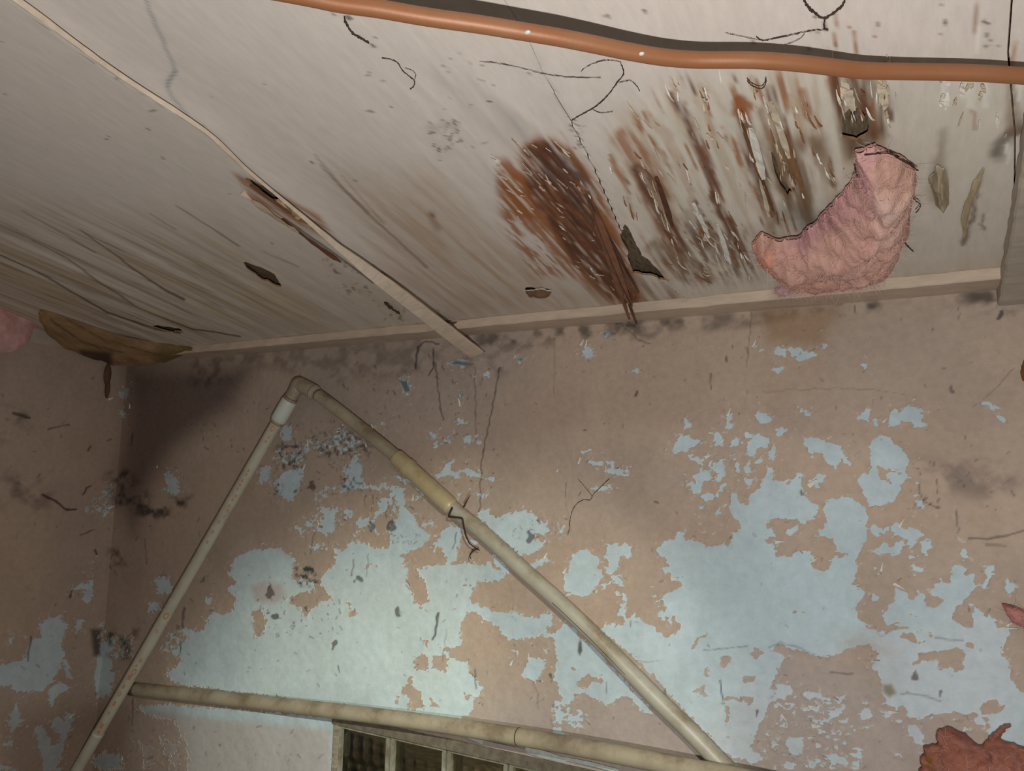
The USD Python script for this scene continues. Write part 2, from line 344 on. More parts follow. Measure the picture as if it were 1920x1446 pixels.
PEEL += T(*D_, [(660, 265), (720, 200), (765, 200), (750, 270), (690, 275)], [(910, 310), (915, 210), (940, 185), (990, 230), (1010, 190), (1050, 170), (1140, 185), (1150, 230), (1130, 260), (1180, 315), (1110, 320),
          (1080, 280), (1000, 270), (970, 310)], [(790, 290), (810, 260), (815, 320)], [(250, 200), (290, 195), (315, 240), (290, 230)], [(0, 240), (30, 250), (20, 280), (0, 280)],
          [(60, 360), (90, 330), (120, 340), (100, 390), (65, 385)], [(280, 410), (350, 420), (530, 475), (600, 560), (620, 610), (540, 560), (515, 635), (430, 570), (430, 520), (350, 515), (340, 540), (285, 480)],
          [(0, 530), (30, 480), (70, 450), (45, 570)], [(765, 425), (840, 400), (935, 410), (950, 460), (1000, 490), (1060, 570), (1030, 650), (1000, 660), (900, 630), (780, 620), (770, 540)],
          [(660, 700), (740, 690), (770, 630), (820, 640), (810, 700), (900, 750), (945, 760), (890, 680), (930, 660), (1060, 690), (1000, 760), (960, 840), (900, 910), (770, 920), (740, 840), (680, 750)],
          [(370, 690), (430, 690), (370, 755), (350, 745)], [(780, 1090), (810, 1065), (850, 1110), (830, 1130), (790, 1120)], [(880, 1090), (970, 1050), (990, 1080), (1140, 1090), (1160, 1130), (1110, 1160),
          (1100, 1220), (1060, 1220), (1050, 1170), (990, 1130)], [(1150, 1180), (1200, 1160), (1210, 1220), (1190, 1280), (1155, 1275)], [(800, 1250), (870, 1180), (910, 1220), (1010, 1190), (990, 1280), (880, 1270), (820, 1300)],
          [(1620, 135), (1730, 180), (1680, 185)], [(1715, 240), (1750, 240), (1785, 290), (1740, 275)], [(150, 1090), (230, 1060), (210, 1120), (160, 1130)], [(1100, 880), (1160, 880), (1190, 930), (1120, 910)],
          [(1050, 1300), (1100, 1290), (1070, 1325)], [(1090, 1360), (1160, 1390), (1120, 1395)], [(1435, 1250), (1470, 1230), (1495, 1290), (1470, 1310)], [(1370, 1440), (1370, 1380), (1430, 1360), (1470, 1440)],
          [(1620, 1375), (1690, 1355), (1690, 1440), (1650, 1440)], [(800, 1370), (820, 1390), (805, 1400)], [(1090, 950), (1105, 960), (1105, 990)], [(1120, 545), (1140, 530), (1135, 560)])
PEEL += T(1280, 400, 3, [(500, 790), (540, 755), (585, 770), (570, 800)], [(600, 770), (640, 760), (680, 780), (755, 790), (690, 830), (620, 810)], [(500, 880), (560, 870), (540, 892)],
          [(1005, 855), (1045, 843), (1020, 868)], [(415, 768), (450, 765), (440, 782)], [(790, 735), (805, 740), (795, 760)])
PEEL += T(640, 400, 3, [(1350, 775), (1400, 765), (1430, 800), (1390, 830)], [(1470, 680), (1510, 665), (1490, 690)], [(790, 905), (830, 895), (830, 922)], [(1640, 878), (1670, 875), (1655, 902)])
PEEL.append([(262, 1328), (300, 1322), (350, 1325), (480, 1335), (640, 1350), (640, 1370), (624, 1370), (618, 1500), (352, 1500), (355, 1400), (345, 1380), (330, 1350), (290, 1345)])
GREY = T(640, 400, 3, [(325, 940), (370, 940), (390, 1000), (360, 1012)], [(610, 850), (640, 825), (760, 850), (700, 858)], [(670, 1020), (690, 1010), (680, 1050)], [(980, 820), (1030, 810), (1010, 835)], [(1465, 680), (1495, 665), (1480, 690)])
PEEL += GREY
PEEL += T(*E_, [(290, 350), (420, 320), (490, 360), (490, 420), (450, 500), (480, 580), (440, 720), (380, 800), (330, 850), (240, 870), (130, 870), (90, 820), (-20, 830), (-20, 690), (60, 660), (180, 630), (210, 540), (240, 480), (320, 470), (310, 400)],
          [(560, 430), (580, 340), (620, 330), (590, 400)], [(470, 620), (500, 640), (540, 780), (490, 740)], [(370, 860), (440, 800), (520, 840), (440, 880), (370, 970)],
          [(640, 50), (690, 40), (690, 120), (660, 210), (630, 180), (640, 110), (550, 100)], [(760, 500), (840, 480), (860, 520), (830, 600), (850, 760), (830, 880), (730, 910), (710, 760), (720, 620)],
          [(120, 960), (160, 1060), (90, 1190), (70, 1080)], [(265, 1150), (310, 1110), (380, 1280), (470, 1250), (440, 1160), (380, 1130), (420, 1060), (480, 1100), (500, 1030), (540, 1040), (480, 1240), (430, 1460), (340, 1460)],
          [(20, 1250), (100, 1240), (70, 1290)], [(-20, 1420), (100, 1430), (100, 1460), (-20, 1460)], [(700, 1400), (790, 1320), (910, 1350), (910, 1450), (760, 1450)],
          [(1170, 40), (1230, 0), (1290, 60), (1270, 130), (1190, 120)], [(1120, 210), (1190, 200), (1220, 260), (1130, 260)], [(760, 370), (770, 380), (760, 440)], [(1060, 1270), (1130, 1280), (1090, 1330)],
          [(1200, 1210), (1240, 1200), (1220, 1250)], [(1230, 1260), (1330, 1280), (1290, 1340), (1240, 1330)], [(1270, 1380), (1340, 1350), (1330, 1430)], [(60, 470), (95, 465), (75, 500)], [(1550, 170), (1590, 165), (1590, 205), (1560, 205)],
          [(1080, 1440), (1090, 1380), (1120, 1440)])
PEEL += [[(1058, 1110), (1060, 1085), (1070, 1060), (1075, 1045), (1100, 1028), (1108, 1042), (1120, 1047), (1123, 1065), (1130, 1075), (1118, 1098), (1100, 1113), (1085, 1117)],
         [(930, 1158), (960, 1150), (978, 1157), (1012, 1160), (1016, 1152), (1035, 1152), (1034, 1168), (1022, 1178), (1020, 1190), (990, 1195), (960, 1200), (945, 1190)],
         [(1020, 1190), (1045, 1188), (1060, 1170), (1075, 1180), (1090, 1200), (1120, 1215), (1150, 1255), (1190, 1300), (1215, 1325), (1225, 1337), (1200, 1330), (1190, 1310), (1175, 1305), (1155, 1308),
          (1140, 1320), (1120, 1312), (1105, 1300), (1080, 1298), (1065, 1320), (1030, 1318), (1055, 1312), (1052, 1300), (1042, 1275), (1045, 1240), (1042, 1200)]]
PEEL += T(*G_, [(660, 70), (740, 40), (690, 80)], [(750, 20), (800, 0), (840, 75), (790, 50)], [(790, 125), (850, 130), (850, 190)], [(820, 220), (850, 200), (850, 300), (800, 290)],
          [(90, 700), (150, 620), (250, 630), (220, 740), (180, 780), (80, 760)], [(0, 560), (50, 580), (50, 605)], [(220, 530), (275, 550), (240, 555)], [(305, 1120), (380, 1150), (380, 1190), (310, 1180)])
MOTTLE = [(-.05, T(*A_, [(690, 830), (770, 820), (800, 700), (850, 740), (850, 900), (820, 1040), (740, 990), (620, 980), (610, 900), (700, 900)])[0]),
          (-.1, T(*A_, [(660, 1340), (740, 1280), (700, 1440), (550, 1410)])[0]),
          (.12, T(*B_, [(110, 580), (150, 440), (190, 500), (330, 470), (330, 440), (420, 400), (560, 420), (600, 320), (690, 310), (710, 400), (800, 400), (850, 440), (840, 510), (720, 520), (650, 560), (600, 500), (480, 540), (450, 480), (380, 520), (340, 590), (250, 620)])[0]),
          (.05, T(*B_, [(540, 760), (660, 720), (680, 780), (470, 890), (380, 890), (450, 820)])[0]),
          (.1, T(*B_, [(950, 760), (1040, 780), (1110, 810), (1110, 900), (1060, 930), (1130, 1010), (1000, 1000), (1010, 860)])[0]),
          (-.2, T(*B_, [(340, 1000), (460, 900), (620, 930), (720, 960), (700, 1050), (600, 1130), (340, 1130)])[0]),
          (.05, T(*B_, [(1290, 350), (1420, 320), (1380, 370), (1470, 380), (1490, 330), (1510, 380), (1500, 460), (1400, 460), (1380, 500), (1290, 500), (1260, 450)])[0]),
          (-.3, T(*B_, [(1340, 740), (1520, 740), (1740, 800), (1740, 860), (1500, 860)])[0]),
          (-.22, [(1290, 830), (1440, 830), (1440, 905), (1400, 950), (1340, 960), (1300, 900)]),
          (-.32, [(1300, 960), (1380, 960), (1370, 1010), (1310, 1010)]),
          (-.12, T(*H_, [(-100, 700), (200, 760), (560, 920), (620, 1060), (700, 1300), (680, 1460), (-60, 1460), (-40, 1100)])[0]),
          (-.2, T(*H_, [(620, 1040), (1100, 960), (1150, 1060), (1050, 1100), (800, 1120), (640, 1200)])[0]),
          (-.15, T(*H_, [(1350, 1080), (1560, 1030), (1560, 1180), (1500, 1220)])[0]),
          (.12, T(*G_, [(290, 960), (400, 960), (590, 1020), (570, 1110), (500, 1150), (380, 1130), (300, 1110), (285, 1030)])[0]),
          (-.05, T(*G_, [(1040, 130), (1240, 90), (1260, 200), (1220, 330), (1180, 420), (1100, 300), (1060, 220)])[0]),
          (.05, T(*E_, [(1240, 400), (1430, 400), (1430, 480), (1380, 560), (1210, 590), (1190, 540), (1250, 480)])[0]),
          
          (-.05, T(*E_, [(780, 440), (1060, 430), (1000, 620), (840, 640)])[0]),
          (-.25, T(*D_, [(1040, 530), (1160, 540), (1200, 700), (1100, 960), (1040, 720)])[0])]
KEEP = []                                              # paint still holding inside bare patches
KEEP += T(*F_, [(250, 170), (330, 130), (430, 100), (450, 30), (490, 0), (500, 60), (530, 100), (580, 180), (480, 190), (480, 240), (400, 260), (380, 320), (340, 240), (250, 220)],
          [(-20, 240), (50, 250), (80, 330), (60, 440), (-20, 470)], [(680, 290), (790, 250), (790, 280), (720, 320)], [(1130, 0), (1250, 0), (1290, 100), (1300, 190), (1240, 240), (1180, 190), (1150, 100)],
          [(1190, 600), (1290, 580), (1300, 700), (1200, 710)], [(1330, 600), (1440, 580), (1450, 680), (1420, 720), (1320, 690)], [(1380, 530), (1540, 540), (1600, 500), (1600, 640), (1530, 640), (1460, 600)],
          [(1250, 480), (1300, 480), (1290, 530), (1260, 520)], [(1100, 860), (1180, 740), (1170, 820), (1250, 870), (1260, 1000), (1130, 1000), (1150, 920)], [(1290, 890), (1420, 990), (1320, 980)],
          [(1050, 880), (1080, 900), (1070, 960), (1045, 960)], [(1540, 860), (1620, 900), (1590, 920)], [(690, 200), (715, 200), (710, 240)], [(1530, 80), (1640, 40), (1600, 80)], [(1540, 330), (1620, 250), (1700, 300), (1650, 480), (1520, 470)])
KEEP += T(*B_, [(840, 1340), (880, 1350), (820, 1390)], [(920, 1350), (940, 1390), (915, 1385)], [(1080, 1280), (1200, 1240), (1350, 1230), (1420, 1270), (1430, 1350), (1370, 1370), (1230, 1390), (1200, 1340), (1120, 1320)],
          [(770, 1150), (900, 1140), (930, 1190), (1010, 1150), (1000, 1230), (930, 1240), (830, 1210)], [(1110, 1340), (1180, 1350), (1230, 1440), (1160, 1450)])
KEEP += T(*H_, [(960, 440), (1080, 430), (1180, 520), (1050, 490)], [(1340, 560), (1400, 520), (1480, 560), (1470, 700), (1420, 730), (1340, 690), (1280, 700), (1270, 640), (1150, 620), (1130, 580)],
          [(720, 380), (950, 350), (1080, 390), (950, 410), (820, 420)], [(1110, 390), (1240, 410), (1230, 440), (1120, 420)], [(1480, 500), (1550, 490), (1545, 545), (1490, 545)], [(1060, 290), (1120, 270), (1110, 310)],
          [(130, 262), (280, 262), (200, 285)], [(1060, 680), (1150, 590), (1180, 620), (1100, 690)], [(1180, 150), (1290, 160), (1320, 200), (1240, 235), (1180, 200)], [(1040, 130), (1150, 130), (1060, 190)],
          [(1600, 960), (1700, 920), (1770, 960), (1760, 1030), (1580, 1050)])
KEEP += T(*G_, [(480, 790), (590, 730), (610, 760), (700, 770), (710, 800), (600, 800), (570, 850), (490, 840)], [(440, 690), (500, 700), (460, 720)], [(1340, 540), (1450, 420), (1470, 420), (1360, 550)],
          [(1560, 680), (1570, 610), (1630, 590), (1640, 650), (1600, 690)], [(1420, 710), (1490, 680), (1480, 740), (1460, 760)], [(1340, 860), (1440, 830), (1480, 900), (1440, 900)], [(1590, 960), (1640, 980), (1630, 1060), (1600, 1120)],
          [(1780, 590), (1840, 520), (1880, 590), (1830, 630)], [(1730, 770), (1830, 740), (1820, 790), (1730, 810)], [(1650, 1380), (1760, 1370), (1800, 1440), (1680, 1440)], [(1590, 910), (1800, 900), (1830, 960), (1600, 930)])
KEEP += T(*D_, [(640, 1150), (665, 1155), (650, 1170)], [(820, 800), (860, 795), (840, 825)], [(0, 1010), (120, 1010), (230, 1030), (200, 1070), (90, 1090), (0, 1080)], [(60, 1220), (190, 1190), (250, 1240), (180, 1290), (60, 1290)])

def rows(P): return P[..., [0, 2]] if abs(P[..., 0].max() - P[..., 0].min()) > abs(P[..., 1].max() - P[..., 1].min()) else P[..., [1, 2]]

def peel_field(fd, seed):
    U, V = fd.U, fd.V
    P2 = rows(fd.pos)
    q3 = np.stack([P2[..., 0], P2[..., 1], np.full(U.shape, 3.3 + seed)], -1)
    wx = (meshkit.fbm(q3 * 80, 3, 11) - .5) * 9; wy = (meshkit.fbm(q3 * 80, 3, 23) - .5) * 8
    Uw, Vw = U + wx, V + wy
    P = np.full(U.shape, -1.0)
    def each(poly, pad, put):
        p = np.asarray(poly, float)
        i = np.nonzero((U > p[:, 0].min() - pad) & (U < p[:, 0].max() + pad) & (V > p[:, 1].min() - pad) & (V < p[:, 1].max() + pad))
        if len(i[0]):
            put(i, poly_sd(Uw[i], Vw[i], poly))
    def solid(i, s): P[i] = np.maximum(P[i], np.clip((s + .8) / 6.5, -1, 1))
    def halo(i, s): P[i] = np.maximum(P[i], -.98 + .42 * smooth01(1 + s / 34))
    for poly in PEEL: each(poly, 40, halo)
    for poly in PEEL: each(poly, 22, solid)
    for lev, poly in MOTTLE:
        def mot(i, s): P[i] = np.maximum(P[i], -1 + (1 + lev - .24) * smooth01(s / 14 + .5))
        each(poly, 30, mot)
    def keep(i, s): P[i] = np.minimum(P[i], np.clip((-s + 0.3) / 6.5, -1, 1))
    for poly in KEEP: each(poly, 22, keep)
    # beyond the frame the paint goes on coming off in the same way
    out = np.maximum(np.maximum(-U, U - W), V - H)
    P = np.where(out > 12, np.maximum(P, -.75 + .95 * smooth01((meshkit.fbm(q3 * 4, 3, 77) - .47) * 6) * smooth01(out / 60)), P)
    w2 = P2 * [1.0, 1.5] + np.stack([wx, wy], -1) * .0006
    area = np.ptp(P2[..., 0]) * np.ptp(P2[..., 1])
    shards = cell_noise(w2, int(area * 1.5 * 12000), seed + 1) - .5
    big = cell_noise(w2, int(area * 1.5 * 1500), seed + 2) - .5
    fine = meshkit.fbm(q3 * 160, 3, 31) - .5
    rim = np.minimum(np.minimum(P2[..., 0] - P2[..., 0].min() + (.3 if seed == 1 else 0), P2[..., 0].max() - P2[..., 0]), P2[..., 1] - P2[..., 1].min())
    P = P - 1.6 * smooth01(1 - rim / .12) * (out > 12)
    return P + .10 + .95 * shards + .30 * big + .70 * fine

def wall_paint(fd, coat):
    """Colours of the pink coat, or of the plaster under it, with the dirt on both."""
    q = fd.pos
    big = meshkit.fbm(q * 2.2, 4, 3)[..., None]
    mid = meshkit.fbm(q * 14, 4, 4)[..., None]
    if coat:
        fd.c *= 0.92 + 0.16 * big
        fd.lay(np.nonzero(fd.U > -1e9), (.55 * smooth01((meshkit.fbm(q * 3.1, 3, 71) - .45) * 5)).ravel(), lin(192, 168, 148))
        # towards the bottom right the coat is a cooler, duller pink
        fd.blob([(1180, 1290), (1400, 1180), (1560, 1230), (1800, 1350), (1920, 1446), (1900, 1600), (900, 1600), (900, 1320)], lin(182, 170, 163), .8, 60)
        fd.blob([(560, 560), (1000, 600), (1000, 720), (760, 800), (560, 790)], lin(168, 154, 144), .6, 50)
        fd.blob([(240, 1330), (620, 1370), (620, 1500), (240, 1500)], lin(190, 176, 168), .7, 10)
    else:
        fd.c *= 0.9 + 0.18 * mid
        fd.blob([(470, 1080), (900, 1040), (880, 1340), (460, 1300)], lin(210, 222, 216), .5, 60)
        fd.blob([(1260, 1020), (1600, 1010), (1620, 1200), (1300, 1220)], lin(194, 214, 221), .6, 40)
        fd.blob([(1600, 1200), (1900, 1150), (1920, 1400), (1500, 1446), (1150, 1446)], lin(206, 213, 218), .6, 40)
        fd.blob([(240, 1330), (620, 1370), (620, 1500), (240, 1500)], lin(192, 182, 176), .8, 10)
        fd.blob([(470, 1100), (495, 1092), (530, 1098), (536, 1120), (515, 1132), (478, 1128)], lin(190, 168, 160), .6, 8)
        fd.blob([(1560, 1190), (1640, 1185), (1720, 1270), (1690, 1310), (1640, 1290)], lin(180, 176, 160), .5, 22, noise=smooth01((mid[..., 0] - .4) * 5))
        fd.blob([(1655, 1285), (1672, 1283), (1680, 1300), (1668, 1308), (1658, 1300)], lin(140, 122, 84), .8, 5)
        for g in GREY: fd.blob(g, lin(92, 104, 110), .9, 3)
    n1 = smooth01((meshkit.fbm(q * 25, 5, 8) - .36) * 2.6)
    n2 = smooth01((meshkit.fbm(q * 80, 4, 9) - .42) * 3.5)
    dk = lin(70, 58, 52)
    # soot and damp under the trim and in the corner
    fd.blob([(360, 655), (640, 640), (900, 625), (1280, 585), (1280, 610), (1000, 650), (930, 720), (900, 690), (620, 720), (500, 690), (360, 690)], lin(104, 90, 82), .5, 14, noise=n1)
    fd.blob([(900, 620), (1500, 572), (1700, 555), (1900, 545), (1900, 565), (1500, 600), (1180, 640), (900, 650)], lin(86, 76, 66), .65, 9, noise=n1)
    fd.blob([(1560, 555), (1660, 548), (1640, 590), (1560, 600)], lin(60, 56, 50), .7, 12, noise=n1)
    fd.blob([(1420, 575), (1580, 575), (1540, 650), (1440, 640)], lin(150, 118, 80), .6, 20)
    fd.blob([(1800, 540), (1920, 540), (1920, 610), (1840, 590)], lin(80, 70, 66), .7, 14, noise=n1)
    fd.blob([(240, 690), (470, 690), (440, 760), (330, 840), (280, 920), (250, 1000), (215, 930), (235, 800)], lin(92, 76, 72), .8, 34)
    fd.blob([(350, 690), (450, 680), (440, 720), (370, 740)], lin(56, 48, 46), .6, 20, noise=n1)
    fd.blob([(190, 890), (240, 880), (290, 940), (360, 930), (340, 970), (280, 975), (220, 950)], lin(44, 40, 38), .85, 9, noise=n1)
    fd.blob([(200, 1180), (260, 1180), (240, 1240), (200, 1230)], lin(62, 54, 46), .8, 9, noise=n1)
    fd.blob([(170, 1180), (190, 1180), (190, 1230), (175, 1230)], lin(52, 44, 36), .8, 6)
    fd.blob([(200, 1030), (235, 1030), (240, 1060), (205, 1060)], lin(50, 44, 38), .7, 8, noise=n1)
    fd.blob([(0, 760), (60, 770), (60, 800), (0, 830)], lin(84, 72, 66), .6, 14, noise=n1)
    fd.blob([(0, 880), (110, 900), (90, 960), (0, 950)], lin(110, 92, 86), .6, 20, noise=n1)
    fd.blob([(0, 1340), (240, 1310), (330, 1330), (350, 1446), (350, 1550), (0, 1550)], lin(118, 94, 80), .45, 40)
    # black mould on the bare patches
    fd.blob([(580, 820), (640, 800), (700, 830), (690, 860), (600, 860)], lin(74, 82, 84), .8, 8, noise=n2)
    fd.blob([(520, 830), (570, 830), (570, 880), (520, 880)], lin(66, 74, 78), .9, 8, noise=n2)
    fd.blob([(515, 900), (530, 905), (530, 925), (515, 925)], lin(66, 74, 78), .9, 5, noise=n2)
    fd.blob([(640, 890), (680, 895), (680, 920), (640, 920)], lin(70, 78, 80), .9, 5, noise=n2)
    fd.blob([(550, 1060), (590, 1060), (600, 1100), (560, 1100)], lin(60, 66, 66), .95, 6, noise=n2)
    fd.blob([(1700, 860), (1770, 860), (1900, 870), (1920, 900), (1860, 940), (1740, 920), (1700, 900)], lin(112, 98, 92), .6, 20, noise=n1)
    for poly, n, s, a, sd in (([(640, 680), (930, 650), (960, 800), (640, 800)], 70, 2.6, .85, 1), ([(960, 640), (1900, 560), (1900, 860), (960, 800)], 90, 2.4, .7, 2),
                              ([(0, 700), (240, 700), (220, 1440), (0, 1440)], 70, 3.0, .7, 3), ([(240, 960), (420, 960), (380, 1300), (240, 1300)], 40, 3.0, .7, 4),
                              ([(480, 1120), (650, 1120), (650, 1200), (480, 1190)], 45, 2.8, .9, 5), ([(440, 1000), (880, 1000), (880, 1330), (440, 1280)], 60, 2.4, .75, 6),
                              ([(900, 960), (1900, 960), (1900, 1440), (900, 1440)], 90, 2.4, .7, 7), ([(240, 690), (560, 690), (480, 900), (240, 900)], 50, 2.6, .7, 8),
                              ([(700, 860), (960, 780), (960, 1000), (720, 1000)], 30, 2.4, .8, 9), ([(730, 1000), (790, 1000), (780, 1020), (735, 1020)], 30, 2.0, .8, 10),
                              ([(960, 980), (1000, 975), (1010, 1010), (960, 1010)], 25, 2.0, .8, 11), ([(1700, 850), (1900, 850), (1900, 960), (1700, 960)], 40, 3.5, .7, 12),
                              ([(520, 790), (700, 790), (690, 930), (510, 930)], 90, 2.6, .75, 13), ([(240, 1330), (610, 1370), (600, 1446), (240, 1446)], 30, 4, .5, 14)):
        fd.spots(poly, n, s * .8, lin(70, 58, 54), a * .8, sd, 1.5)
    # single marks
    b = lin(50, 40, 38)
    for x, y, w, h, c in ((585, 912, 14, 9, (70, 56, 48)), (555, 922, 8, 10, (80, 90, 80)), (505, 1113, 16, 9, (78, 62, 54)), (517, 1157, 8, 18, (60, 52, 46)), (626, 1208, 11, 11, (74, 60, 54)), (745, 1150, 9, 18, (70, 70, 62)),
                          (673, 1086, 12, 5, (72, 80, 74)), (697, 985, 12, 10, (84, 92, 84)), (735, 988, 13, 11, (70, 82, 78)), (995, 1007, 11, 9, (60, 66, 76)), (1010, 977, 4, 5, (70, 66, 62)), (1037, 1266, 6, 6, (50, 48, 46)),
                          (1067, 999, 4, 4, (60, 40, 34)), (1421, 1337, 10, 9, (92, 84, 78)), (1717, 1268, 10, 11, (96, 58, 46)), (1766, 1303, 5, 5, (56, 50, 50)), (1230, 940, 4, 4, (60, 50, 46)), (1095, 806, 3, 3, (50, 40, 38)),
                          (1190, 737, 5, 6, (54, 46, 42)), (1818, 1142, 7, 7, (120, 92, 80)), (1505, 922, 10, 6, (60, 56, 52)), (901, 1322, 3, 7, (40, 36, 34)), (1365, 673, 4, 5, (44, 36, 32)), (1750, 619, 5, 7, (120, 90, 70)),
                          (1876, 592, 10, 9, (52, 40, 46)), (1785, 730, 8, 9, (110, 90, 88))):
        fd.stroke([(x, y - h * .25), (x, y + h * .25)], w, lin(*c), .75, 1.4, wob=6)
    fd.blob([(1085, 1205), (1090, 1200), (1092, 1220), (1087, 1230), (1083, 1222)], lin(84, 82, 76), .9, 2)
    for pts, w, a in (([(817, 683), (822, 730), (826, 765), (833, 787)], 2.4, .8), ([(938, 690), (928, 740), (918, 790), (903, 867), (900, 960)], 2.6, .7), ([(890, 690), (892, 760), (893, 830)], 1.8, .55),
                      ([(813, 655), (814, 690), (804, 705)], 3, .8), ([(1040, 635), (1040, 740)], 1.6, .4), ([(780, 690), (784, 650), (800, 640), (822, 645)], 4, .75), ([(1410, 585), (1406, 630), (1400, 690)], 1.8, .5),
                      ([(1333, 700), (1333, 730)], 2, .7), ([(1602, 575), (1604, 590)], 3, .6), ([(1170, 612), (1200, 640), (1220, 645)], 2.5, .6), ([(1150, 605), (1190, 612), (1175, 600)], 6, .55),
                      ([(1796, 600), (1800, 590), (1794, 575)], 2, .5), ([(1793, 960), (1795, 985), (1798, 993), (1797, 1000)], 2.6, .8), ([(1724, 905), (1722, 925), (1738, 945), (1765, 955)], 2.0, .7), ([(1757, 900), (1757, 925)], 2.2, .6),
                      ([(1818, 1009), (1850, 1010), (1890, 1005), (1925, 993)], 4, .6), ([(1850, 1020), (1885, 1023)], 6, .35), ([(1900, 690), (1870, 725), (1825, 765)], 1.8, .5), ([(1430, 735), (1560, 728), (1640, 730), (1700, 742)], 2, .3),
                      ([(80, 928), (104, 940), (124, 957), (142, 955)], 4.5, .85), ([(156, 927), (162, 915), (170, 912)], 4, .7), ([(25, 775), (55, 783)], 7, .7), ([(90, 805), (105, 800), (130, 797)], 3, .6), ([(165, 845), (170, 838)], 4, .7),
                      ([(150, 1003), (176, 993)], 3.5, .6), ([(58, 1195), (55, 1215), (52, 1240)], 3.5, .7), ([(250, 815), (246, 835)], 3.5, .6), ([(272, 1010), (275, 1060)], 2, .5), ([(180, 1040), (178, 1030)], 5, .7), ([(131, 1120), (134, 1108)], 4, .7),
                      ([(340, 1205), (336, 1230)], 3, .7), ([(346, 1140), (343, 1175)], 6, .55), ([(250, 1310), (248, 1360)], 3, .5), ([(820, 1150), (818, 1180), (813, 1200)], 5, .75), ([(635, 1250), (636, 1262)], 2.5, .8), ([(891, 1255), (892, 1292)], 2.5, .8),
                      ([(880, 1262), (890, 1270)], 3, .4), ([(1351, 1275), (1352, 1295), (1358, 1318)], 2.6, .8), ([(1247, 1295), (1248, 1305)], 2.5, .7), ([(1138, 1280), (1137, 1300)], 1.8, .6), ([(1182, 1175), (1184, 1165)], 2.4, .7),
                      ([(856, 1000), (849, 1030)], 2.2, .7), ([(838, 1180), (830, 1240)], 2, .4), ([(700, 930), (699, 960)], 2, .5), ([(684, 930), (686, 950)], 2, .5), ([(724, 970), (729, 940)], 2, .6), ([(590, 1000), (582, 1040)], 2, .5),
                      ([(663, 1050), (660, 1080)], 2, .7), ([(690, 1040), (688, 1080)], 1.8, .5), ([(1020, 1310), (1008, 1320)], 2, .3), ([(1320, 1220), (1360, 1217), (1400, 1212)], 2.2, .5), ([(1190, 1240), (1235, 1240)], 2.4, .35),
                      ([(1440, 1215), (1465, 1205), (1500, 1215), (1540, 1235)], 3, .4), ([(1560, 1260), (1600, 1265)], 4, .5), ([(1690, 1300), (1720, 1302), (1765, 1315)], 3, .45), ([(1755, 1195), (1780, 1200), (1808, 1202)], 4, .4),
                      ([(1640, 1170), (1650, 1195), (1680, 1180)], 2, .3), ([(1000, 1280), (1010, 1300), (1010, 1330)], 2, .35), ([(565, 700), (560, 720)], 2, .4), ([(1060, 940), (1072, 995)], 1.5, .3)):
        fd.stroke(pts, w, b, a, 1.3, (1, .8), wob=2)
    # shade painted in with some dirt: the corner and left side are darkened
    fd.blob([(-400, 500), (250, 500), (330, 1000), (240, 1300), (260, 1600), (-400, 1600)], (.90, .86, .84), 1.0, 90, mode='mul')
    n3 = smooth01((meshkit.fbm(q * [10, 10, 5], 4, 51) - .4) * 4)
    fd.lay(np.nonzero(fd.U > -1e9), (n3 * .22).ravel(), (.72, .68, .66), 'mul')
    return fd

# ================================================================== building the walls
WIN = dict(x0=-1.726, x1=-1.726 + .217 * 6, z0=-1.245, z1=-.792)   # the glass-block window's opening
STEP = 0.0036
def grid(a0, a1, b0, b1, step, put):
    a = np.linspace(a0, a1, int(round((a1 - a0) / step)) + 1); b = np.linspace(b0, b1, int(round((b1 - b0) / step)) + 1)
    A, B = np.meshgrid(a, b)
    return put(A, B), A, B
PINK, BLUE = lin(183, 165, 149), lin(196, 213, 219)
WX0, WX1, WZ0, WZ1 = XL, 0.62, -1.40, TRIM_Z0 + 0.03
RX1 = 1.9                                              # the right-hand end of the room

def quads(rects, put, color):
    v, f = [], []
    for a0, a1, b0, b1 in rects:
        n = len(v)
        v += [put(a, b) for a, b in ((a0, b0), (a1, b0), (a1, b1), (a0, b1))]
        f += [(n, n + 1, n + 2), (n, n + 2, n + 3)]
    return np.array(v, float), np.broadcast_to(color, (len(v), 3)), np.array(f)

def join(*parts):
    v, c, f, n = [], [], [], 0
    for a, b, t in parts:
        v.append(a); c.append(b); f.append(np.asarray(t) + n); n += len(a)
    return np.concatenate(v), np.concatenate(c), np.concatenate(f)

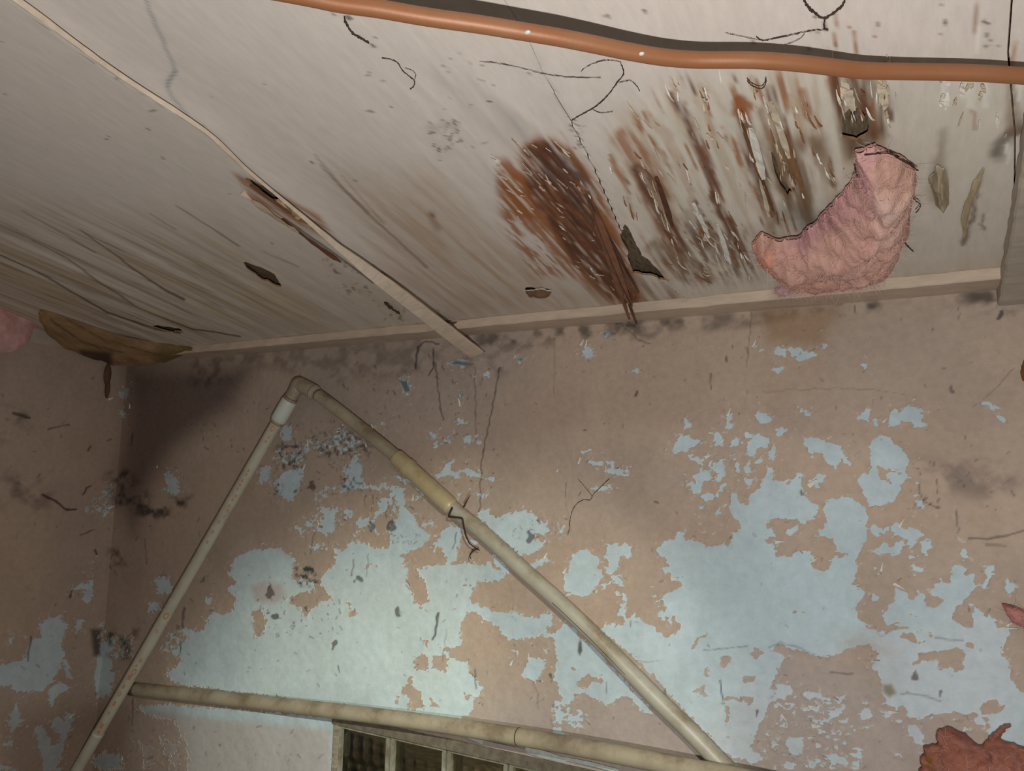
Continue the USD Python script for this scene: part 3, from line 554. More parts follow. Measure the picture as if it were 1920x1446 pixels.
COAT = 0.0016
def build_wall(name, put, put_out, a0, a1, fine, z0, label, seed, opening=None, sides=()):
    w = tag(UsdGeom.Xform.Define(stage, numbered('/World', name)).GetPrim(), label, 'wall', None, 'structure')
    pos, A, B = grid(a0, a1, z0, WZ1, STEP, put)
    hole = np.full(A.shape, 1.0)
    if opening:
        hole = -np.minimum(np.minimum(A - opening['x0'], opening['x1'] - A), np.minimum(B - opening['z0'], opening['z1'] - B)) / STEP
    relief = (meshkit.fbm(pos * 9, 4, 41) - .5) * .004 + (meshkit.fbm(pos * 40, 3, 42) - .5) * .0012
    ct = Field(pos, PINK); P = -peel_field(ct, seed)
    # plaster, left out where sound paint hides it
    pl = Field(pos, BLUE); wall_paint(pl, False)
    v, c, f, e = march(np.minimum(hole, .22 - P), pos + relief[..., None] * put_out(1), pl.c)
    rest = quads(sides, put, BLUE)
    v, c, f = join(with_skirt(v, c, f, e, -put_out(.07), lin(120, 112, 104)), rest)
    obj('plaster', (v + EYE, f), M_PLASTER, w, True, c)
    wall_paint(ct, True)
    # torn edges show the pale primer under the pink
    ct.lay(np.nonzero(P < .16), (.75 * smooth01(1 - P / .16) * smooth01((meshkit.fbm(pos * 45, 3, 63) - .42) * 6))[P < .16], lin(214, 206, 196))
    # the film lifts a little along its torn edges
    lift = COAT + .0022 * smooth01(1 - np.abs(P) / .35) * smooth01((meshkit.fbm(pos * 30, 3, 61) - .45) * 6)
    v, c, f, e = march(np.minimum(P, hole), pos + (relief + lift)[..., None] * put_out(1), ct.c)
    rest = quads(sides, lambda a, b: put(a, b) + put_out(COAT), PINK)
    v, c, f = join(with_skirt(v, c, f, e, -put_out(.0014), lin(226, 214, 200)), rest)
    obj('paint_coat', (v + EYE, f), M_COAT, w, True, c, None)
    return w, (ct, P, relief)

back_put = lambda a, b: np.stack(np.broadcast_arrays(a, np.full(np.shape(a), D), b), -1).astype(float)
left_put = lambda a, b: np.stack(np.broadcast_arrays(np.full(np.shape(a), XL), a, b), -1).astype(float)
WALL_B, CT_B = build_wall('wall_back', back_put, lambda k: np.array([0, -k, 0.0]), WX0, WX1, None, WZ0, 'back wall of flaking pink paint over pale blue plaster', 1, WIN,
                          [(WX1, RX1, WZ0, WZ1), (WX0, RX1, ZF, WZ0)])
WALL_L, CT_L = build_wall('wall_left', left_put, lambda k: np.array([k, 0, 0.0]), 1.15, D, None, WZ0, 'dim left wall of stained pink paint meeting the back wall', 5, None,
                          [(-.6, 1.15, WZ0, WZ1 + .35), (-.6, D, ZF, WZ0), (1.15, D, WZ1, WZ1 + .12)])
fl = trimesh.creation.box((RX1 - XL, D + .6, .05)); fl.apply_translation(((RX1 + XL) / 2, (D - .6) / 2, -.025))
tag(obj('floor', fl, M_FLOOR), 'grey concrete floor below the frame', 'floor', None, 'structure')

# small curls of paint standing off the wall along the torn edges
def flakes(wall, ct, n, seed, put_dir, along):
    fd, P, relief = ct
    rng = np.random.default_rng(seed)
    ok = (np.abs(P) < .12) & (fd.U > 10) & (fd.U < W - 10) & (fd.V > 640) & (fd.V < H)
    ii = np.argwhere(ok)
    for k in rng.choice(len(ii), min(n, len(ii)), replace=False):
        i = tuple(ii[k]); p = fd.pos[i]
        L = rng.uniform(.008, .028); Wd = L * rng.uniform(.18, .45); ang = rng.normal(.5, .6)
        ux = along * math.cos(ang) + np.array([0, 0, 1.0]) * math.sin(ang); uy = np.cross(put_dir, ux)
        v = []
        for t in np.linspace(0, 1, 5):
            lift = .0015 + .010 * t * t * rng.uniform(.5, 1)
            hw = Wd * (1 - .75 * t) * .5
            for s in (-1, 1):
                v.append(p + ux * (t - .2) * L + uy * s * hw + put_dir * (lift + .001 * (s > 0)))
        v = np.array(v) + EYE
        f = [(2 * j, 2 * j + 1, 2 * j + 2) for j in range(4)] + [(2 * j + 1, 2 * j + 3, 2 * j + 2) for j in range(4)]
        v2 = np.concatenate([v, v + put_dir * .0009]); f2 = f + [(a + 10, c + 10, b + 10) for a, b, c in f]
        tone = PINK * .95 if rng.random() < .35 else lin(224, 222, 212)
        obj('paint_flake', (v2, f2), M_COAT, wall, False, np.broadcast_to(tone, (20, 3)))
flakes(WALL_B, CT_B, 230, 7, np.array([0, -1.0, 0]), np.array([1.0, 0, 0]))
flakes(WALL_L, CT_L, 12, 8, np.array([1.0, 0, 0]), np.array([0, 1.0, 0]))

# ================================================================== the ceiling
CSTEP = 0.005
CX0, CX1, CY0, CY1 = XL + .06, 0.95, 0.0, D - .004
cgx = np.linspace(CX0, CX1, int((CX1 - CX0) / CSTEP) + 1); cgy = np.linspace(CY0, CY1, int((CY1 - CY0) / CSTEP) + 1)
GX, GY = np.meshgrid(cgx, cgy)
cpos = np.stack([GX, GY, ceil_z(GY)], -1)
CF = Field(cpos, lin(214, 203, 193))

def gnoise(fx, fy, oct=4, seed=0, x=GX, y=GY):
    return meshkit.fbm(np.stack([x * fx, y * fy, np.full(x.shape, seed * 1.7)], -1), oct, seed)

BROWN, RUST, TAN = lin(104, 64, 44), lin(152, 94, 50), lin(180, 154, 122)
gA, gB, gC = gnoise(70, 5, 4, 101), gnoise(160, 9, 4, 102), gnoise(26, 3, 4, 103)
streak = lambda g, lo, k: smooth01((g - lo) * k)
blotch = gnoise(7, 7, 4, 104)
# damp yellowing, strongest along the wall and in streaks with the grain
CF.lay(np.nonzero(CF.U > -1e9), (streak(gC, .45, 3) * .15).ravel(), lin(198, 188, 176))
CF.blob([(0, 380), (200, 420), (420, 420), (760, 560), (820, 620), (340, 660), (-200, 640), (-300, 300)], lin(188, 168, 140), .75, 70, noise=.4 + .6 * streak(gC, .36, 3))
CF.blob([(620, 330), (800, 330), (1000, 500), (1250, 560), (1200, 600), (850, 610), (740, 520)], lin(178, 152, 126), .8, 60, noise=.45 + .55 * streak(gA, .38, 3))
CF.blob([(1240, 560), (1880, 480), (1900, 540), (1250, 600)], lin(164, 138, 108), .6, 30, noise=.4 + .6 * streak(gC, .45, 5))
CF.blob([(1150, 200), (1500, 120), (1920, 130), (1920, 520), (1500, 560), (1250, 540), (1120, 380)], lin(206, 198, 182), .7, 60)
CF.blob([(880, 200), (1010, 190), (1060, 300), (960, 280)], lin(182, 174, 168), .6, 30, noise=streak(gA, .4, 4))
CF.blob([(1550, 130), (1690, 130), (1680, 300), (1580, 300)], lin(150, 128, 98), .6, 24, noise=streak(gA, .35, 4))
# fine dark grain lines in the lower left
CF.blob([(0, 400), (300, 420), (520, 560), (340, 640), (-100, 620)], lin(138, 116, 92), .6, 50, noise=streak(gA, .56, 6))
for pts, w, a in (([(0, 478), (90, 520), (200, 585), (290, 616), (338, 624)], 4, .85), ([(60, 450), (130, 490), (260, 575), (360, 615), (450, 630)], 3, .8), ([(150, 430), (250, 505), (310, 545), (345, 562)], 4, .8),
                  ([(40, 395), (120, 440), (180, 475)], 3, .5), ([(330, 385), (400, 430), (448, 462)], 3, .7), ([(280, 400), (330, 430)], 2.5, .5), ([(490, 470), (560, 500)], 3, .35), ([(600, 310), (700, 410), (800, 502)], 6, .45),
                  ([(590, 290), (640, 350), (690, 400)], 7, .35), ([(700, 490), (760, 560), (810, 600)], 3, .6), ([(480, 370), (560, 430), (640, 490)], 3, .6), ([(535, 410), (620, 470), (700, 530)], 4, .85), ([(640, 330), (720, 420)], 5, .3)):
    CF.stroke(pts, w, lin(88, 60, 42), a, 1.4, (.5, 1), wob=.5)
CF.blob([(436, 322), (520, 352), (600, 400), (640, 452), (600, 444), (520, 404), (470, 372)], RUST, .8, 6, noise=.4 + .6 * streak(gB, .4, 5))
# the big rust stain either side of the cracked seam
S1 = T(900, 230, 5.333, [(420, 280), (560, 170), (700, 190), (900, 300), (1010, 450), (1090, 600), (1150, 720), (1200, 950), (1300, 1150), (1400, 1400), (1500, 1560), (1560, 1750), (1450, 1800), (1250, 1640), (950, 1430), (850, 1270), (760, 1100), (660, 900), (560, 850), (480, 700), (450, 500)])[0]
S1o = T(900, 230, 5.333, [(380, 260), (560, 130), (740, 170), (940, 290), (1080, 450), (1250, 750), (1420, 1150), (1560, 1550), (1660, 1780), (1440, 1850), (1150, 1700), (850, 1450), (640, 1150), (520, 1000), (300, 960), (180, 650), (180, 450), (400, 520)])[0]
CF.blob(S1o, RUST, .95, 12, noise=.15 + .85 * streak(gB, .33, 5))
CF.blob([(930, 300), (990, 300), (1010, 420), (1080, 520), (1000, 520), (940, 420)], RUST, .85, 14, noise=streak(gB, .43, 7))
gF = gnoise(280, 14, 4, 161)
CF.blob(S1, BROWN, .97, 8, noise=.3 + .7 * streak(gB, .33, 5))
CF.blob(S1, lin(70, 46, 40), .8, 10, noise=streak(gF, .5, 6))
CF.blob(S1, lin(150, 100, 66), .6, 10, noise=streak(1 - gF, .56, 7))
CF.blob([(1010, 290), (1060, 300), (1080, 360), (1020, 340)], lin(88, 56, 46), .6, 14)
CF.blob([(1050, 250), (1075, 290), (1110, 380), (1130, 410), (1110, 400), (1080, 330)], lin(168, 118, 70), .6, 8, noise=streak(gB, .4, 6))
CF.blob([(1100, 470), (1230, 530), (1300, 560), (1180, 580), (1100, 540)], lin(120, 86, 56), .7, 20, noise=streak(gA, .4, 5))
CF.blob([(1100, 400), (1180, 540), (1200, 575), (1140, 560), (1080, 480)], BROWN, .8, 14, noise=streak(gB, .4, 5))
# rusty streaks with the grain to the right of it
ZR = [(1150, 240), (1260, 150), (1480, 130), (1640, 130), (1700, 200), (1660, 330), (1560, 420), (1460, 480), (1380, 520), (1240, 510), (1180, 400)]
CF.blob(ZR, TAN, .45, 34, noise=streak(gA, .5, 5))
CF.blob(ZR, RUST, .85, 26, noise=streak(gnoise(130, 7, 5, 141), .585, 9))
CF.blob(ZR, BROWN, .9, 26, noise=streak(gnoise(150, 9, 5, 142), .63, 9))
CF.blob([(1240, 420), (1400, 430), (1420, 520), (1300, 540), (1240, 500)], lin(104, 74, 50), .8, 22, noise=streak(gB, .42, 5))
CF.blob([(1420, 260), (1560, 250), (1520, 420), (1440, 430)], lin(118, 84, 52), .75, 22, noise=streak(gA, .42, 5))
CF.blob([(1560, 140), (1680, 140), (1670, 250), (1590, 300), (1570, 240)], lin(96, 68, 48), .8, 14, noise=streak(gA, .4, 5))
TS = lambda *p: T(1000, 100, 1.374, *p)[0]
STREAKS = [(TS([(225, 215), (262, 250), (300, 320), (335, 420), (375, 515)]), 34, RUST, .75, .42), (TS([(270, 300), (310, 360), (345, 440), (390, 530)]), 24, BROWN, .9, .40), (TS([(358, 108), (410, 200), (450, 300), (480, 400), (535, 505)]), 15, BROWN, .9, .40),
           (TS([(285, 150), (350, 215), (395, 330), (412, 400)]), 12, RUST, .8, .46), (TS([(523, 128), (548, 200), (580, 300), (612, 410)]), 22, BROWN, .9, .40), (TS([(530, 130), (545, 165)]), 28, RUST, .9, .3), (TS([(607, 90), (636, 190), (672, 310), (702, 390)]), 16, BROWN, .85, .42),
           (TS([(600, 150), (640, 260), (655, 360)]), 30, lin(132, 92, 58), .7, .40), (TS([(778, 66), (796, 120), (812, 190)]), 20, BROWN, .9, .36), (TS([(815, 70), (838, 120), (862, 160)]), 16, BROWN, .85, .38), (TS([(893, 66), (905, 120), (918, 170)]), 16, BROWN, .85, .40),
           (TS([(690, 100), (706, 150), (735, 190)]), 16, RUST, .7, .46), (TS([(660, 110), (690, 200)]), 10, TAN, .8, .4), (TS([(440, 130), (470, 230)]), 7, RUST, .7, .46), (TS([(195, 260), (240, 350), (262, 420)]), 7, RUST, .7, .46), (TS([(400, 420), (450, 480), (480, 520)]), 26, lin(112, 76, 52), .8, .44),
           (TS([(480, 400), (520, 470), (560, 550)]), 14, BROWN, .85, .42), (TS([(350, 60), (372, 110)]), 6, RUST, .6, .46), (TS([(430, 80), (446, 110)]), 8, TAN, .7, .4), (TS([(560, 60), (575, 110)]), 8, RUST, .6, .46), (TS([(640, 260), (670, 330), (700, 400)]), 44, lin(116, 94, 66), .75, .36),
           (TS([(310, 500), (400, 560), (450, 580)]), 30, lin(128, 96, 68), .7, .44), (TS([(720, 230), (770, 330)]), 22, lin(134, 108, 84), .6, .42)]
gS = gnoise(170, 9, 5, 151)
def grained(fd, pts, w, col, a, lo):
    i = fd.near(pts, w * 2 + 14)
    if not len(i[0]): return
    U = fd.U[i] + (meshkit.noise(fd.pos[i] * 30, 5) - .5) * 10
    d, t = seg_dist(U, fd.V[i], pts)
    fd.lay(i, a * smooth01((w * (.35 + .5 * np.sin(np.pi * np.clip(t * .8 + .15, 0, 1))) - d) / (w * .5) + .4) * (.38 + .62 * streak(gS[i], lo - .02, 6)), col)
for q in STREAKS: grained(CF, *q)
for pts, w, col, a in (([(1820, 150), (1824, 200), (1828, 240)], 10, RUST, .5), ([(1838, 330), (1825, 400), (1807, 455)], 12, BROWN, .75), ([(1845, 400), (1842, 430)], 7, BROWN, .6), ([(1894, 0), (1893, 60), (1889, 110)], 3, lin(52, 40, 34), .6),
                       ([(1920, 235), (1895, 250), (1870, 285)], 30, lin(76, 62, 52), .7), ([(1895, 150), (1900, 240)], 30, lin(120, 88, 60), .6), ([(1830, 0), (1828, 60)], 6, lin(140, 100, 70), .6), ([(1905, 80), (1900, 125)], 12, lin(160, 108, 50), .6),
                       ([(1540, 28), (1545, 60), (1552, 95)], 4, BROWN, .75), ([(1563, 25), (1566, 70), (1571, 105)], 4, RUST, .8), ([(1583, 20), (1590, 50), (1603, 62), (1605, 100)], 4, RUST, .8), ([(1770, 250), (1762, 300), (1755, 370)], 30, lin(140, 124, 100), .6),
                       ([(1600, 440), (1560, 420), (1480, 400)], 40, lin(96, 86, 76), .5)):  # last stroke: shadow left of the glass wool, painted onto the ceiling
    CF.stroke(pts, w, col, a, max(2.0, w * .35), (.5, 1), wob=5)
# mould, cracks and fly specks on the sound paint
CF.blob([(800, 240), (860, 230), (850, 300), (820, 300)], lin(120, 114, 110), .5, 12, noise=streak(blotch, .45, 5))
CF.blob([(990, 195), (1060, 210), (1070, 260), (1020, 240)], lin(136, 128, 124), .6, 14, noise=streak(blotch, .4, 5))
CF.stroke([(274, 0), (293, 50), (313, 93), (329, 133), (315, 152), (314, 163), (340, 195), (366, 222), (385, 229)], 6, lin(150, 156, 154), .75, 3, (1.2, .4), wob=2)
CF.stroke([(329, 133), (316, 152), (315, 158)], 8, lin(132, 142, 142), .6, 3)
for poly, n, s, sd in (([(620, 20), (780, 60), (1000, 140), (900, 300), (640, 200)], 30, 3.0, 21), ([(800, 220), (870, 230), (860, 310), (810, 300)], 40, 3.0, 22), ([(600, 480), (680, 500), (700, 560), (620, 540)], 40, 2.5, 23),
                       ([(1060, 210), (1100, 230), (1090, 290), (1050, 260)], 30, 2.4, 24), ([(1400, 0), (1880, 0), (1880, 110), (1400, 90)], 25, 4, 25), ([(700, 560), (830, 580), (800, 620), (700, 620)], 30, 2.5, 26), ([(0, 0), (500, 100), (500, 400), (0, 300)], 14, 3, 27)):
    CF.spots(poly, n, s, lin(84, 70, 64), .75, sd, 1.5)
for x, y, s in ((808, 402, 7), (665, 338, 4), (651, 30, 11), (732, 200, 4), (1207, 17, 8), (1135, 26, 8), (698, 85, 9), (509, 456, 3), (583, 303, 6), (1845, 40, 10), (1770, 42, 9)):
    CF.stroke([(x, y), (x + s * .6, y + s * .4)], s * .7, lin(90, 74, 66), .8, 1.5, wob=2)
CF.stroke([(808, 402), (812, 416), (820, 428)], 14, lin(150, 120, 92), .5, 6)
# white scars where a skin of paint has pulled away
for x, y, w, h in ((1833, 75, 9, 50), (1770, 160, 14, 28), (1820, 180, 22, 34), (1848, 178, 14, 34), (1910, 165, 12, 40), (1890, 290, 10, 30)):
    CF.stroke([(x, y - h / 2), (x, y + h / 2)], w, lin(222, 220, 208), .85, 2.0, (1, .7), wob=3)

# the seams, the holes and how far the sheets have moved out of the plane
def seam_x(pts):
    q = np.array([on_ceil(p) for p in pts]); q = q[np.argsort(q[:, 1])]
    return lambda y: np.interp(y, q[:, 1], q[:, 0])
s1 = seam_x([(-60, -60), (40, 10), (200, 130), (380, 240), (470, 320), (600, 420), (720, 515), (800, 600)])
s2 = seam_x([(985, 60), (1020, 140), (1067, 220), (1117, 320), (1160, 420), (1190, 490), (1290, 560)])
s3 = seam_x([(1897, 0), (1890, 97), (1903, 250), (1902, 400), (1885, 500)])
HOLES = [T(400, 300, 3.4286, [(200, 655), (300, 685), (400, 740), (432, 790), (425, 812), (320, 770), (240, 720), (210, 690)])[0],
         T(640, 400, 3, [(1040, 425), (1070, 420), (1180, 432), (1178, 450), (1120, 485), (1060, 468)])[0],
         T(640, 400, 3, [(1570, 120), (1600, 50), (1690, 230), (1780, 310), (1850, 370), (1700, 350), (1640, 330), (1610, 220)])[0],
         [(1443, 283), (1452, 280), (1461, 310), (1467, 333), (1484, 356), (1478, 366), (1464, 348), (1453, 325), (1447, 303)],
         T(1280, 0, 3, [(905, 660), (960, 600), (1040, 650), (1040, 760), (980, 800), (900, 770)])[0],
         T(0, 400, 3, [(800, 628), (900, 635), (1000, 650), (1035, 672), (960, 668), (850, 645)])[0],
         [(460, 334), (500, 352), (560, 392), (604, 420), (560, 402), (500, 366)],
         [(833, 598), (862, 601), (852, 608)]]
hole = np.full(GX.shape, 60.0)
hw = (gnoise(60, 20, 3, 120) - .5) * 9
for poly in HOLES:
    i = CF.near(poly, 20)
    hole[i] = np.minimum(hole[i], -poly_sd(CF.U[i], CF.V[i], poly) + hw[i])
def amp(poly, soft):
    a = np.zeros(GX.shape); i = CF.near(poly, soft * 2)
    a[i] = smooth01(poly_sd(CF.U[i], CF.V[i], poly) / (2 * soft) + .5); return a
rip = gnoise(17, 1.6, 3, 130) - .5
rip2 = gnoise(55, 4, 3, 131) - .5
drop = .004 * (gnoise(3, 2, 3, 132) - .5)
drop += amp([(-300, 380), (150, 400), (420, 470), (620, 580), (340, 660), (-400, 640)], 70) * (.014 * rip + .003 * rip2)
drop += amp([(780, 130), (1000, 110), (1090, 320), (960, 420), (800, 330)], 50) * (.012 * rip)
drop += amp([(560, 240), (700, 330), (860, 520), (700, 520)], 40) * (.009 * rip)
drop += amp(ZR, 40) * (.009 * rip + .008 * rip2)
drop += amp(S1, 14) * (.012 * (gB - .5) + .008 * (gA - .5))
drop += amp([(1650, 140), (1900, 140), (1900, 420), (1650, 420)], 40) * (.010 * rip)
seamgap = np.minimum(np.minimum(np.abs(GX - s1(GY)), np.abs(GX - s2(GY))), np.abs(GX - s3(GY)))
drop += .010 * np.exp(-((GX - s1(GY) - .0) / .05) ** 2) * (GX > s1(GY))     # the second sheet has dropped along the first seam
drop += .006 * np.exp(-((GX - s2(GY)) / .06) ** 2) * (GX > s2(GY)) * smooth01((GY - .9) * 3)
drop += .012 * np.exp(-((CX0 - GX) / .10) ** 2) * smooth01((GY - 1.2) * 3)
cdef = cpos - np.array([0, 0, 1.0]) * drop[..., None]
def ceiling_point(p, out=0.0):
    """A traced point on the sheets as they now hang, moved out into the room."""
    q = on_ceil(p)
    i = int(np.clip(round((q[1] - CY0) / CSTEP), 0, len(cgy) - 1)); j = int(np.clip(round((q[0] - CX0) / CSTEP), 0, len(cgx) - 1))
    return on_ceil(p, drop[i, j]) + CN * out

CEIL = tag(UsdGeom.Xform.Define(stage, '/World/ceiling').GetPrim(), 'water-damaged off-white plywood ceiling with rust stains and holes', 'ceiling', None, 'structure')
gap = .0022
Y2 = on_ceil((1020, 140))[1]
g2 = lambda y: np.interp(y, [Y2 - .02, Y2 + .03, Y2 + .3], [-.0006, .0006, .0014])     # the sheets part only from here to the wall
bounds = [(lambda y: y * 0 - 9, lambda y: s1(y) - .003), (lambda y: s1(y) + .003, lambda y: s2(y) - g2(y)), (lambda y: s2(y) + g2(y), lambda y: s3(y) - .0012), (lambda y: s3(y) + .0012, lambda y: y * 0 + 9)]
PLY = np.array([0, 0, .005])
for lo, hi in bounds:
    P = np.minimum(np.minimum(GX - lo(GY), hi(GY) - GX) / CSTEP, hole / 3.0)
    cols = np.nonzero((P > 0).any(0))[0]
    s = slice(max(cols[0] - 1, 0), cols[-1] + 2)
    v, c, f, e = march(P[:, s], cdef[:, s], CF.c[:, s])
    v, c, f = with_skirt(v, c, f, e, PLY, lin(150, 112, 78))
    obj('panel', (v + EYE, f), M_CEIL, CEIL, True, c)
# boards above, seen through the holes
deck = tag(UsdGeom.Xform.Define(stage, '/World/roof_deck').GetPrim(), 'dark boards seen through the holes in the ceiling', 'roof', None, 'structure')
def box_along(y0, y1, x0, x1, h0, h1):
    m = trimesh.creation.box((x1 - x0, 1, h1 - h0)); v = m.vertices
    v[:, 0] += (x0 + x1) / 2; yy = y0 + (v[:, 1] + .5) * (y1 - y0)
    v[:, 2] = ceil_z(yy) + (v[:, 2] + (h1 - h0) / 2) + h0; v[:, 1] = yy
    m.vertices = v + EYE; return m
obj('deck_board', box_along(0, D, XL, CX1, .024, .04), M_DARK, deck)
# ------------------------------------------------------------------ splinters and curls on the ceiling
def sliver(p0, p1, w, lift, tone, name, parent, mat, seed, n=6, tip=.15, thick=.0012):
    rng = np.random.default_rng(seed)
    a, b = np.asarray(p0), np.asarray(p1); u = unit(b - a); s = unit(np.cross(u, CN))
    v = []
    for t in np.linspace(0, 1, n):
        c = a + (b - a) * t + CN * lift(t)
        hw = w / 2 * (tip + (1 - tip) * math.sin(math.pi * min(max(.12 + t * .8, 0), 1)) * rng.uniform(.6, 1.1))
        k = s * hw + CN * rng.normal(0, w * .15)
        v += [c - k, c + k, c + k - CN * thick, c - k - CN * thick]
    v = np.array(v) + EYE; f = []
    for j in range(n - 1):
        o = 4 * j
        for q in range(4):
            a0, b0 = o + q, o + (q + 1) % 4
            f += [(a0, b0, a0 + 4), (b0, b0 + 4, a0 + 4)]
    f += [(0, 2, 1), (0, 3, 2), (4 * n - 4, 4 * n - 3, 4 * n - 2), (4 * n - 4, 4 * n - 2, 4 * n - 1)]
    return obj(name, (v, f), mat, parent, False, np.broadcast_to(tone, (len(v), 3)))

WOOL1 = [(1604, 268), (1640, 258), (1690, 276), (1718, 302), (1712, 350), (1704, 420), (1672, 482), (1612, 518), (1540, 526), (1480, 522), (1452, 502), (1420, 474), (1410, 446), (1428, 424), (1462, 438), (1500, 428), (1530, 398), (1570, 358), (1596, 326), (1604, 292)]
WOOLG = Polygon(WOOL1).buffer(10)
def scatter(poly, n, L, w, tones, seed, flare=.006):
    r = np.random.default_rng(seed); g = Polygon(poly); x0, y0, x1, y1 = g.bounds; k = 0
    while k < n:
        p = r.uniform((x0, y0), (x1, y1))
        if not g.contains(shapely.Point(p)): continue
        k += 1
        if WOOLG.contains(shapely.Point(p)): continue
        a = ceiling_point(p, .0015); l = r.uniform(*L); d = unit([r.normal(0, .10), -1, SLOPE]) * l
        fl = flare * r.uniform(.3, 1.2)
        sliver(a, a + d, r.uniform(*w), (lambda t, fl=fl: fl * (t if fl > .003 else math.sin(math.pi * t))), tones[r.integers(len(tones))], 'paint_sliver', CEIL, M_CEIL, 1000 + seed * 97 + k)
PALE, CREAM = lin(228, 222, 210), lin(206, 190, 166)
scatter(S1, 46, (.012, .05), (.0015, .005), [PALE, CREAM, lin(190, 160, 140)], 1)
scatter([(930, 300), (990, 300), (1010, 420), (960, 420)], 12, (.01, .035), (.0015, .005), [PALE, CREAM], 2)
scatter(ZR, 40, (.012, .06), (.0012, .0045), [PALE, CREAM, CREAM, lin(130, 88, 56)], 3)
def along(pts, n, seed):
    r = np.random.default_rng(seed); p = np.asarray(pts, float)
    for k in range(n):
        t = r.random() * (len(p) - 1); q = p[int(t)] + (p[int(t) + 1] - p[int(t)]) * (t - int(t)) + r.normal(0, 5, 2)
        g = unit(p[int(t) + 1] - p[int(t)]); l = r.uniform(10, 34)
        if WOOLG.contains(shapely.Point(q + g * l)) or WOOLG.contains(shapely.Point(q)): continue
        a, b = ceiling_point(q, .0015), ceiling_point(q + g * l + r.normal(0, 1.5, 2), .0015)
        sliver(a, b, r.uniform(.0012, .0042), (lambda t, h=r.uniform(.002, .007): h * math.sin(math.pi * t)), (PALE, CREAM, lin(190, 170, 144), lin(140, 98, 64))[r.integers(4)], 'paint_sliver', CEIL, M_CEIL, 4000 + seed * 31 + k)
for k, (q, w, *_) in enumerate(STREAKS): along(q, 5 if w < 20 else 8, k)
scatter([(1280, 400), (1400, 430), (1420, 530), (1300, 500)], 30, (.02, .05), (.0012, .004), [PALE, CREAM], 4)
scatter([(1560, 130), (1680, 130), (1670, 230), (1580, 230)], 16, (.015, .05), (.0015, .005), [PALE, CREAM], 5)
scatter([(1740, 150), (1920, 150), (1900, 260), (1750, 240)], 16, (.015, .05), (.003, .009), [PALE, CREAM], 6)
scatter([(1640, 430), (1700, 440), (1680, 480), (1640, 480)], 8, (.012, .03), (.002, .005), [PALE, CREAM], 7)
bun = np.random.default_rng(77)
for k in range(11):
    a0 = np.array([1098, 352]) + np.array([26, 70]) * bun.random() + bun.normal(0, 3, 2); a1 = np.array([1196, 572]) + bun.normal(0, 1, 2) * [9, 9] - np.array([30, 66]) * bun.random() * (k > 3)
    sliver(ceiling_point(a0, .002), ceiling_point(a1, .008 + .022 * (k < 5)), bun.uniform(.006, .016), lambda t: .004 * t, lin(*[(138, 94, 70), (112, 76, 58), (156, 112, 82), (96, 64, 50)][k % 4]), 'veneer_splinter', CEIL, M_WOOD, 500 + k, 10, .3, .002)
for i, (p0, p1, w, tone) in enumerate((((1408, 240), (1432, 330), .016, PALE), ((1425, 330), (1442, 400), .010, CREAM), ((1390, 230), (1450, 390), .008, lin(110, 76, 50)), ((1445, 190), (1480, 290), .012, CREAM), ((1470, 250), (1505, 350), .010, lin(140, 100, 66)),
                                      ((1582, 150), (1600, 200), .016, CREAM), ((1650, 150), (1662, 195), .014, CREAM), ((1300, 380), (1330, 440), .010, PALE), ((1345, 420), (1370, 490), .010, PALE), ((1230, 330), (1262, 420), .012, lin(96, 62, 44)))):
    sliver(ceiling_point(p0, .002), ceiling_point(p1, .004), w, lambda t: .004 * t, tone, 'veneer_splinter', CEIL, M_WOOD, 300 + i, 9, .3, .002)
# two larger flaps of veneer that have curled away near the right-hand end
def flap(poly, bulge, tone, seed, name='veneer_flap'):
    x0, y0, x1, y1 = Polygon(poly).bounds
    U, V = np.meshgrid(np.linspace(x0 - 4, x1 + 4, 26), np.linspace(y0 - 4, y1 + 4, 34))
    s = poly_sd(U, V, poly)
    nz = meshkit.fbm(np.stack([U * .12, V * .06, U * 0 + seed], -1), 3, seed)
    base = np.array([[ceiling_point((u, v), .003) for u, v in zip(a, b)] for a, b in zip(U, V)])
    h = bulge * smooth01(s / 14) * (.5 + nz) + .004
    c = np.broadcast_to(tone, base.shape) * (.75 + .5 * nz[..., None])
    v, c, f, e = march(s + (nz - .5) * 8, base + CN * h[..., None], c)
    v, c, f = with_skirt(v, c, f, e, -CN * .004, lin(206, 196, 178))
    obj(name, (v + EYE, f), M_WOOD, CEIL, True, c)
flap(T(1280, 0, 3, [(1420, 920), (1470, 930), (1495, 1000), (1500, 1130), (1470, 1175), (1420, 1140), (1400, 1050), (1380, 1000)])[0], .022, lin(176, 160, 132), 1)
flap(T(1280, 0, 3, [(1660, 980), (1690, 940), (1680, 1010), (1640, 1100), (1610, 1200), (1580, 1330), (1565, 1230), (1590, 1130), (1620, 1040)])[0], .014, lin(186, 168, 136), 2)
flap(T(640, 400, 3, [(1040, 430), (1100, 415), (1185, 430), (1170, 455), (1110, 462), (1060, 455)])[0], .012, lin(128, 98, 74), 3)

